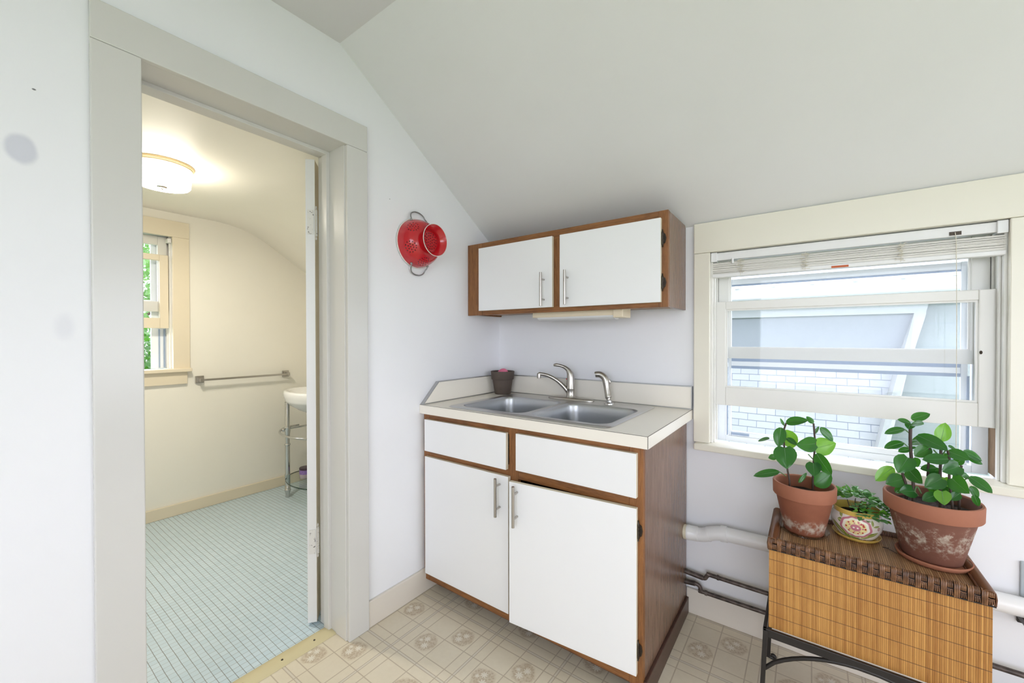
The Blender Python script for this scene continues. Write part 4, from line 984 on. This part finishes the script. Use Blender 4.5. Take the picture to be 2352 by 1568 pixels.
# ================================================================== POTS AND PLANTS
def leaf_mesh(mb, L, fold=.18, droop=.10, heart=.0, m=0):
    bxp, tip, wd, wv, roll = Vector(L[0:3]), Vector(L[3:6]), L[6], Vector(L[7:10]).normalized(), math.radians(L[10])
    ax = (tip-bxp); ln = ax.length; ax = ax/ln
    wv = (wv - ax*wv.dot(ax)).normalized(); nv = ax.cross(wv).normalized()
    cam_hint = Vector((0,-1,.35))
    if nv.dot(cam_hint) < 0: nv = -nv
    c_, s_ = math.cos(roll), math.sin(roll)
    # roll the blade about its axis towards facing upward, widen to keep its apparent width
    up = Vector((0,0,1)); up = (up - ax*up.dot(ax)); up = up.normalized() if up.length > .05 else nv
    n2 = (nv*c_ + up*s_); n2 = (n2 - ax*n2.dot(ax)).normalized(); w2 = ax.cross(n2).normalized()
    W = min(wd/max(.45, abs(w2.dot(wv))), ln*.98 if heart else max(ln*.62, wd))
    nu, nvv = 9, 4; rows = []
    for i in range(nu+1):
        t = i/nu
        prof = (math.sin(PI*min(1, (t*.985+.015)**.80)))**.62 if not heart else (math.sin(PI*min(1,(t*.97+.03)**.62)))**.75
        prof = max(prof, .015)
        row = []
        for j in range(-nvv, nvv+1):
            q = j/nvv
            p = bxp + ax*(ln*t) + w2*(q*prof*W*.5)
            if heart and t < .25: p -= ax*(abs(q)*.10*ln*(1-t/.25))
            p += n2*(abs(q)**1.3*prof*W*.5*fold - droop*ln*(t-.35)**2 + .02*ln*math.sin(q*5+t*4)*.4)
            row.append(p)
        rows.append(row)
    vs = [p for r in rows for p in r]; n = 2*nvv+1
    fs = [(i*n+j, i*n+j+1, (i+1)*n+j+1, (i+1)*n+j) for i in range(nu) for j in range(n-1)]
    mb.add(vs, fs, m)
    # raised midrib on the face
    rib = [bxp + ax*(ln*i/6) + n2*(.0006 - droop*ln*((i/6)-.35)**2) for i in range(7)]
    mb.tube(rib, [.00055*(1.2-i/6) for i in range(7)], 5, 2)
def pot(name, cx, cy, z0, rb, rm, rr, hb, ht, mats, parent):
    """classic clay pot: tapering wall with a thick rim band"""
    o_ = MB()
    prof = [(.0001,z0),(rb-.003,z0),(rb,z0+.003),(rm,z0+hb),(rr-.003,z0+hb+.001),(rr-.001,z0+hb+.004),(rr,z0+ht-.004),(rr-.002,z0+ht),(rr-.007,z0+ht),(rr-.009,z0+ht-.004),(rr-.012,z0+hb),(rb-.008,z0+.012),(.0001,z0+.010)]
    wob = [(r,h) for r,h in prof]
    ms = [0]*4 + [1]*5 + [0]*4
    o_.lathe(wob, (cx,cy,0), 'z', 56, ms=ms[:len(prof)-1])
    return o_.build(name, mats, parent, smooth=35)
def soil(cx, cy, z, r, parent):
    rnd = random.Random(int(cx*1000)); k = MB(); vs = [(cx,cy,z)]; fs = []; R_, Sg = 6, 28
    for i in range(1, R_+1):
        for j_ in range(Sg): a = 2*PI*j_/Sg; vs.append((cx+r*i/R_*math.cos(a), cy+r*i/R_*math.sin(a), z+rnd.uniform(-.002,.003)))
    for j_ in range(Sg): fs.append((0,1+j_,1+(j_+1)%Sg))
    for i in range(R_-1):
        for j_ in range(Sg): a=1+i*Sg+j_; b=1+i*Sg+(j_+1)%Sg; fs.append((a,a+Sg,b+Sg,b))
    k.add(vs, fs); return k.build('soil', SOIL, parent)
def plant_in_pot(th, leaves, stems, bright, wide=1.0):
    f_ = MB()
    for i, L in enumerate(leaves):
        L = L[:6] + [L[6]*wide] + L[7:]; hrt = L[6] > .85*math.dist(L[0:3], L[3:6])
        leaf_mesh(f_, L, heart=hrt, m=1 if i in bright else 0, fold=.12 if hrt else .16)
    f_.build('foliage', [LEAF, LEAFB, RIBM], th, smooth=70)
    for pts, r in stems:
        sp2 = smooth_path([tuple(p) for p in pts], 4)
        MB().tube(sp2, r, 8).build('stem', STEMM if r > .0024 else STEMG, th, smooth=60)

pa = thing('potted_plant', 'medium terracotta pot with heart-shaped leaves on two stems, left end of the wicker chest', 'potted plant', (1.506,-.25,TZ+.006))
sa = tag(MB().lathe([(.0001,.0),(.060,.0),(.066,.004),(.0705,.014),(.0715,.0145),(.0690,.0125),(.0625,.0055),(.0001,.004)], (1.506,-.25,TZ), seg=48).build('clear_saucer', SAUCERG, smooth=50, loc=(1.506,-.25,TZ)), 'clear plastic saucer under the medium terracotta pot', 'saucer')
pot('pot', 1.506, -.25, TZ+.0045, .0565, .080, .0895, .118, .164, [TERRA1, TERRAR], pa)
soil(1.506, -.25, .702, .0745, pa)
def root(stems, zs):
    out = []
    for pts, r in stems:
        if r > .0024 and pts[0][2] < .80:
            p = list(pts[0]); pts = [[p[0], p[1], zs]] + pts
        out.append((pts, r))
    return out
plant_in_pot(pa, PLANT_A_LEAVES, root(PLANT_A_STEMS, .70), {4,7}, 1.1)
pb = thing('potted_plant', 'largest weathered terracotta pot with a bushy many-leaved plant, right end of the wicker chest', 'potted plant', (1.815,-.235,TZ+.01))
tag(MB().lathe([(.0001,.0),(.072,.0),(.078,.003),(.083,.013),(.0825,.0155),(.0795,.0160),(.0765,.013),(.073,.0065),(.0001,.006)], (1.818,-.241,TZ), seg=56).build('terracotta_saucer', SAUCT, smooth=40, loc=(1.818,-.241,TZ)), 'terracotta saucer under the largest clay pot', 'saucer')
pot('pot', 1.815, -.235, TZ+.0066, .066, .0955, .1075, .134, .180, [TERRA2, TERRAR], pb)
soil(1.815, -.235, .728, .090, pb)
plant_in_pot(pb, PLANT_B_LEAVES, root(PLANT_B_STEMS, .726), {10,14,30,33}, 1.25)

pc = thing('potted_plant', 'small cream pot painted with a pink rose, holding a clump of tiny leaves', 'potted plant', (1.648,-.185,TZ+.006))
tag(MB().lathe([(.0001,.0),(.050,.0),(.056,.002),(.0625,.010),(.0630,.012),(.0610,.0122),(.055,.005),(.0001,.004)], (1.648,-.185,TZ), seg=56).build('yellow_saucer', YELL, smooth=40, loc=(1.648,-.185,TZ)), 'yellow glazed saucer under the small painted rose pot', 'saucer')
zb = TZ+.0046
prof = [(.0001,0),(.044,0),(.0475,.003),(.056,.015),(.0645,.033),(.0675,.050),(.0655,.066),(.060,.078)]
MB().lathe(smooth_path([(r,zb+h) for r,h in prof[1:]], 4), (1.648,-.185,0), 'z', 64, cap0=True, uv=True).build('pot', FLORAL, pc, smooth=50)
MB().lathe(smooth_path([(.0598,zb+.077),(.0605,zb+.083),(.0615,zb+.091),(.060,zb+.0935),(.0575,zb+.0915),(.056,zb+.080),(.050,zb+.060)], 3), (1.648,-.185,0), 'z', 64).build('rim', YELL, pc, smooth=50)
soil(1.648, -.185, zb+.070, .054, pc)
rnd = random.Random(11); fo = MB(); n = 0
while n < 230:
    a = rnd.uniform(0, 2*PI); rr = .076*math.sqrt(rnd.random()); x, y = rr*math.cos(a), rr*math.sin(a)
    if y < -.012 and x < -.020: continue
    zt_ = zb + .094 + .046*max(0, 1-(rr/.080)**2) + rnd.uniform(-.012,.008) - .10*x
    if y < -.035: zt_ -= .012
    d_ = Vector((x*.6+rnd.uniform(-.04,.04), y*.6-.02+rnd.uniform(-.04,.04), rnd.uniform(-.01,.03))).normalized()*rnd.uniform(.015,.024)
    b_ = Vector((1.653+x, -.180+y, zt_)); t_ = b_ + d_; w_ = d_.cross(Vector((0,0,1)))
    if w_.length < 1e-4: continue
    leaf_mesh(fo, [*b_, *t_, d_.length*.95, *w_.normalized(), rnd.uniform(30,70)], fold=.15, droop=.35, heart=True, m=rnd.choice((0,0,0,1))); n += 1
fo.build('foliage', [LEAFS, LEAFB, RIBM], pc, smooth=70)
for i in range(9):
    a = rnd.uniform(0,2*PI); r1 = rnd.uniform(.005,.02); r2 = rnd.uniform(.03,.05)
    MB().tube(smooth_path([(1.650+r1*math.cos(a),-.182+r1*math.sin(a),zb+.069),(1.65+(r1+r2)*.5*math.cos(a),-.18+(r1+r2)*.5*math.sin(a),zb+.095),(1.655+r2*math.cos(a),-.178+r2*math.sin(a),zb+.106)], 3), .0012, 6).build('stem', STEMM, pc, smooth=60)
tw = MB(); tw.tube(smooth_path([(1.737,-.262,TZ+.002),(1.728,-.252,TZ+.003),(1.716,-.240,TZ+.0035),(1.708,-.236,TZ+.002)], 4), .0012, 6); tw.tube([(1.716,-.240,TZ+.003),(1.722,-.232,TZ+.002)], .001, 6)
tag(tw.build('dry_twig', STEMM, loc=(1.725,-.248,TZ)), 'tiny dry twig lying on the lid beside the terracotta saucer', 'twig')

# ================================================================== BATHROOM THINGS
lx, ly = -1.10, -1.335
la = thing('ceiling_light', 'lit round frosted glass flush light on the bathroom ceiling', 'ceiling light', (lx,ly,2.0))
MB().lathe([(.129,2.1045),(.131,2.100),(.128,2.094),(.124,2.092),(.122,2.087),(.117,2.085),(.02,2.085)], (lx,ly,0), seg=56).build('canopy', CANOPY, la, smooth=40)
MB().lathe([(.115,2.086),(.1155,2.03),(.114,2.006),(.108,1.998),(.095,1.995),(.02,1.9945),(.0001,1.9945)], (lx,ly,0), seg=56, ms=[0,0,0,0,1,1]).build('glass_shade', [LAMPG, LAMPB], la, smooth=60)
MB().lathe([(.022,1.9943),(.0215,1.9925),(.012,1.991),(.006,1.989),(.0065,1.984),(.004,1.980),(.0001,1.979)], (lx,ly,0), seg=28).build('finial', NICKEL, la, smooth=50)
tb = thing('towel_bar', 'brushed metal towel bar on square mounts on the bathroom wall', 'towel bar', (BX,-.62,.937))
for y in (-.911,-.313):
    k = MB(); k.box(BX+.0005,BX+.012,y-.026,y+.026,.911,.963); k.box(BX+.012,BX+.022,y-.02,y+.02,.917,.957); k.box(BX+.022,BX+.066,y-.011,y+.011,.924,.948); k.build('mount', NICKEL, tb, bevel=.002)
bx(BX+.050,BX+.064,-.90,-.324,.929,.943).build('bar', NICKEL, tb, bevel=.002)
ws = thing('washstand', 'white porcelain washbasin on polished chrome legs with a towel ring', 'washstand', (-1.62,-.285,0))
wc = (-1.558,-.30)
def el(a, b, z, n=64):
    a, b = a*1.117, b*1.03
    return [(wc[0]+a*math.cos(2*PI*i/n), wc[1]+b*math.sin(2*PI*i/n), z) for i in range(n)]
MB().loops([el(.08,.07,.665), el(.16,.12,.69), el(.225,.165,.725), el(.262,.19,.752), el(.268,.194,.757), el(.271,.196,.77), el(.277,.199,.782), el(.282,.203,.80), el(.281,.202,.822), el(.276,.197,.833), el(.262,.185,.835), el(.235,.16,.826), el(.20,.135,.78), el(.13,.09,.735), el(.03,.03,.725)], cap0=True, cap1=True).build('basin', PORC, ws, smooth=60)
def leg(x, y):
    p = [(.0001,.0),(.015,.0),(.017,.004),(.0155,.016),(.0165,.030),(.021,.046),(.0225,.055),(.019,.066),(.0175,.070),(.0205,.073),(.0195,.078),(.0185,.08),(.0185,.17),(.0205,.172),(.0205,.178),(.0178,.18),(.0172,.40),(.0205,.403),(.0225,.409),(.0205,.415),(.0165,.418),(.0165,.47),(.0195,.50),(.0215,.515),(.0215,.535),(.0235,.54),(.021,.548),(.017,.553),(.0175,.74)]
    return MB().lathe(p, (x,y,0), seg=28).build('leg', CHROME, ws, smooth=45)
for x, y in ((-1.756,-.434),(-1.36,-.434),(-1.756,-.15),(-1.36,-.15)): leg(x, y)
MB().tube([(wc[0]+.33*math.cos(a), wc[1]+.225*math.sin(a)-.012, .520) for a in [math.radians(172+i*196/44) for i in range(45)]], .0075, 12).build('towel_ring', CHROME, ws, smooth=60)
k = MB(); k.ball((-1.775,-.455,.523), .014); k.build('ring_knob', CHROME, ws, smooth=60)
for x in (-1.756,-1.36): MB().tube([(x,-.434,.532),(x,-.15,.532)], .007, 10).build('side_rail', CHROME, ws, smooth=60)
sh = MB(); sh.loops([el(.270,.190,.140), el(.272,.192,.1415), el(.272,.192,.1465), el(.270,.190,.148)], m=1); n0 = len(sh.v); sh.add(el(.270,.190,.148), [tuple(range(64))], 0); sh.add(el(.270,.190,.140), [tuple(reversed(range(64)))], 0)
sh.build('glass_shelf', [SHELFG, GLASSEDGE], ws)
k = MB(); k.tube([(-1.745,-.255,.0),(-1.745,-.255,.66)], .0075, 12); k.build('supply_pipe', CHROME, ws, smooth=60)
MB().lathe([(.009,-.015),(.012,-.012),(.012,.012),(.009,.015)], (-1.745,-.255,.235), seg=16, cap0=True, cap1=True).build('valve', M('brass', lin(180,140,90), .35, 1).mat, ws)
jr = thing('candle_jar', 'small purple candle jar with dark lid on the glass shelf', 'jar', (-1.655,-.345,.1485))
def purple():
    m = M('purple label', lin(138,108,176), .4); v_ = m.vor(90); m.color(m.mix(v_.below(.22,.02), lin(146,116,184), lin(88,62,124))); return m.mat
MB().lathe([(.0001,.149),(.041,.149),(.043,.152),(.043,.180),(.0425,.181)], (-1.655,-.345,0), seg=36).build('jar_base', M('mauve wax', lin(176,164,168), .3).mat, jr, smooth=40)
MB().lathe([(.0432,.181),(.0434,.182),(.0434,.212),(.0430,.213)], (-1.655,-.345,0), seg=36).build('label', purple(), jr, smooth=40)
MB().lathe([(.0436,.213),(.0445,.214),(.0445,.226),(.042,.229),(.0001,.230)], (-1.655,-.345,0), seg=36).build('lid', M('dark purple lid', lin(62,42,58), .35).mat, jr, smooth=40)

# ================================================================== OUTSIDE
g = MB(); g.prism([(-40,-40,-3.2),(40,-40,-3.2),(40,40,-3.2),(-40,40,-3.2)], (0,0,-.2)); struct(g.build('ground', GRASSM), 'lawn far below the upstairs windows', 'ground')
nb = thing('neighbouring_house', 'pale shingled and clapboard neighbouring house seen close through the kitchen window', 'house', (1.6,3.6,-3.2))
# steep shingled slope left of the rake board
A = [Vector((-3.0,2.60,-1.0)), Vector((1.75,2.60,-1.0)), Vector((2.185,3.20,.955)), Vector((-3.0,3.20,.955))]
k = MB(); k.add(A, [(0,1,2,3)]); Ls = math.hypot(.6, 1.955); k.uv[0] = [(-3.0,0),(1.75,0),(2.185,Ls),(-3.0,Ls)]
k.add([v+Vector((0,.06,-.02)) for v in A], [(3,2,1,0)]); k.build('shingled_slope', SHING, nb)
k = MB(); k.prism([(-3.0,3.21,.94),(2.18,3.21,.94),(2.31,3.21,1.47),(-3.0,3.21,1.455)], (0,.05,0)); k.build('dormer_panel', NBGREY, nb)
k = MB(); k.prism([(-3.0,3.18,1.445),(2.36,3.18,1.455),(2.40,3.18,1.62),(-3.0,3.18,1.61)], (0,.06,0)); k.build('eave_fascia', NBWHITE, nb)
k = MB(); k.prism([(-3.0,2.95,1.62),(3.6,2.95,1.62),(3.6,2.95,1.765),(-3.0,2.95,1.765)], (0,.30,0)); k.build('gutter', NBWHITE, nb, bevel=.02)
for gx in (.9,1.22,1.54,1.86,2.18,2.5): bx(gx-.02,gx+.02,2.935,2.949,1.752,1.785).build('gutter_bracket', STORM, nb)
k = MB(); k.add([(-3.0,2.97,1.775),(3.6,2.97,1.775),(3.6,5.2,3.4),(-3.0,5.2,3.4)], [(0,1,2,3)]); k.uv[0] = [(-3,0),(3.6,0),(3.6,2.8),(-3,2.8)]; k.build('upper_roof', SHING, nb)
k = MB(); pl = [(1.73,2.575,-1.0),(2.155,3.16,.94),(2.285,3.17,1.455),(2.365,3.17,1.455),(2.245,3.16,.94),(1.83,2.575,-1.0)]
k.prism(pl, (0,.05,0)); k.build('rake_board', NBWHITE, nb)
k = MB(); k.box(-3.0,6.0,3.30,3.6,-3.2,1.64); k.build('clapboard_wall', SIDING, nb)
rnd = random.Random(5)
def tree(name, label, x, y, zc, R, n, seed, sq=1.0, mt=None):
    r_ = random.Random(seed); t = thing(name, label, 'tree', (x,y,-3.2), 'trees outside the bathroom window')
    fo_ = MB()
    for i in range(n):
        a, b = r_.uniform(0,2*PI), math.acos(r_.uniform(-1,1)); q = R*(r_.uniform(.25,1)**.4)*(1+.18*math.sin(a*3)*math.sin(b*4))
        c = Vector((x+q*math.sin(b)*math.cos(a), y+q*math.sin(b)*math.sin(a), zc+q*math.cos(b)*sq))
        u_ = Vector((r_.gauss(0,1),r_.gauss(0,1),r_.gauss(0,1))).normalized(); v_ = u_.cross(Vector((r_.gauss(0,1),r_.gauss(0,1),r_.gauss(0,1)))).normalized(); L_ = r_.uniform(.03,.065)*(R/1.55)
        fo_.add([c-u_*L_, c+v_*L_*.45, c+u_*L_, c-v_*L_*.45], [(0,1,2,3)])
    fo_.build('foliage', mt or TREEL, t)
    k = MB(); k.tube(smooth_path([(x,y,-3.2),(x+.05,y+.04,-1.4),(x-.03,y,zc-R*.2),(x,y,zc+R*.3)], 4), [.16-.007*i for i in range(13)], 10)
    for i in range(6):
        a = i*1.05; k.tube([(x,y,zc-R*.3+i*.1),(x+R*.45*math.cos(a),y+R*.45*math.sin(a),zc+i*.12)], .03, 6)
    k.build('trunk', BARK, t)
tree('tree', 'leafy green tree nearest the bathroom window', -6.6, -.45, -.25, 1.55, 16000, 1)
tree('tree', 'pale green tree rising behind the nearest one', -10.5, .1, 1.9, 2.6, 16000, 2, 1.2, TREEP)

# ================================================================== LIGHT
wd = bpy.data.worlds.new('Overcast'); sc.world = wd; wd.use_nodes = True; nt = wd.node_tree
bg = nt.nodes['Background']; tc = nt.nodes.new('ShaderNodeTexCoord'); sep = nt.nodes.new('ShaderNodeSeparateXYZ'); rp = nt.nodes.new('ShaderNodeValToRGB')
nt.links.new(tc.outputs['Generated'], sep.inputs[0]); nt.links.new(sep.outputs[2], rp.inputs[0]); nt.links.new(rp.outputs[0], bg.inputs[0])
rp.color_ramp.elements[0].position = 0; rp.color_ramp.elements[0].color = (.83,.875,1.0,1); rp.color_ramp.elements[1].position = .8; rp.color_ramp.elements[1].color = (.90,.925,1.04,1)
bg.inputs[1].default_value = WORLD
def portal(name, loc, rot, sx, sy):
    l = bpy.data.lights.new(name, 'AREA'); l.shape = 'RECTANGLE'; l.size = sx; l.size_y = sy; l.cycles.is_portal = True
    o = bpy.data.objects.new(name, l); COL.objects.link(o); o.location = loc; o.rotation_euler = rot
portal('window_portal', (1.6,.20,1.19), (-PI/2,0,0), .86, .86)
portal('right_window_portal', (KX1+.16,(RY0+RY1)/2,1.3), (PI/2,0,PI/2), RY1-RY0, 1.1)
portal('rear_window_portal', (2.22,KY1-.16,1.37), (PI/2,0,0), 2.45, 1.65)
portal('bathroom_window_portal', (BX-.17,-1.41,1.49), (PI/2,0,-PI/2), .75, .95)
def point(name, loc, power, col, r):
    l = bpy.data.lights.new(name, 'POINT'); l.energy = power; l.color = col; l.shadow_soft_size = r
    o = bpy.data.objects.new(name, l); COL.objects.link(o); o.location = loc
point('kitchen_fill_light', KLOC, KITP, (1,.975,.99), .3)  # unseen fill light added to brighten the kitchen, no fixture behind it

# ================================================================== CAMERA
cam = bpy.data.cameras.new('camera'); co = bpy.data.objects.new('camera', cam); COL.objects.link(co); sc.camera = co
cam.sensor_width = 36; cam.lens = 933.83/2352*36; cam.clip_start = .02
yaw, pitch, rl = -.6312, -.0086, -.0013
fw = Vector((math.sin(yaw)*math.cos(pitch), math.cos(yaw)*math.cos(pitch), math.sin(pitch)))
rt = Vector((math.cos(yaw), -math.sin(yaw), 0)); up = rt.cross(fw)
rt2 = rt*math.cos(rl) + up*math.sin(rl); up2 = up*math.cos(rl) - rt*math.sin(rl)
mw = Matrix((rt2, up2, -fw)).transposed().to_4x4(); mw.translation = Vector((1.5188,-1.9505,1.2344)); co.matrix_world = mw
vs_ = sc.view_settings; vs_.view_transform = 'Standard'; vs_.look = 'None'; vs_.gamma = 1; vs_.use_curve_mapping = False; vs_.exposure = EXPO
sc.cycles.diffuse_bounces = 4; sc.cycles.max_bounces = 7; sc.cycles.glossy_bounces = 3; sc.cycles.transparent_max_bounces = 12
sc.cycles.adaptive_threshold = .07; sc.cycles.use_light_tree = False
sc.cycles.caustics_reflective = False; sc.cycles.caustics_refractive = False; sc.cycles.sample_clamp_indirect = 6
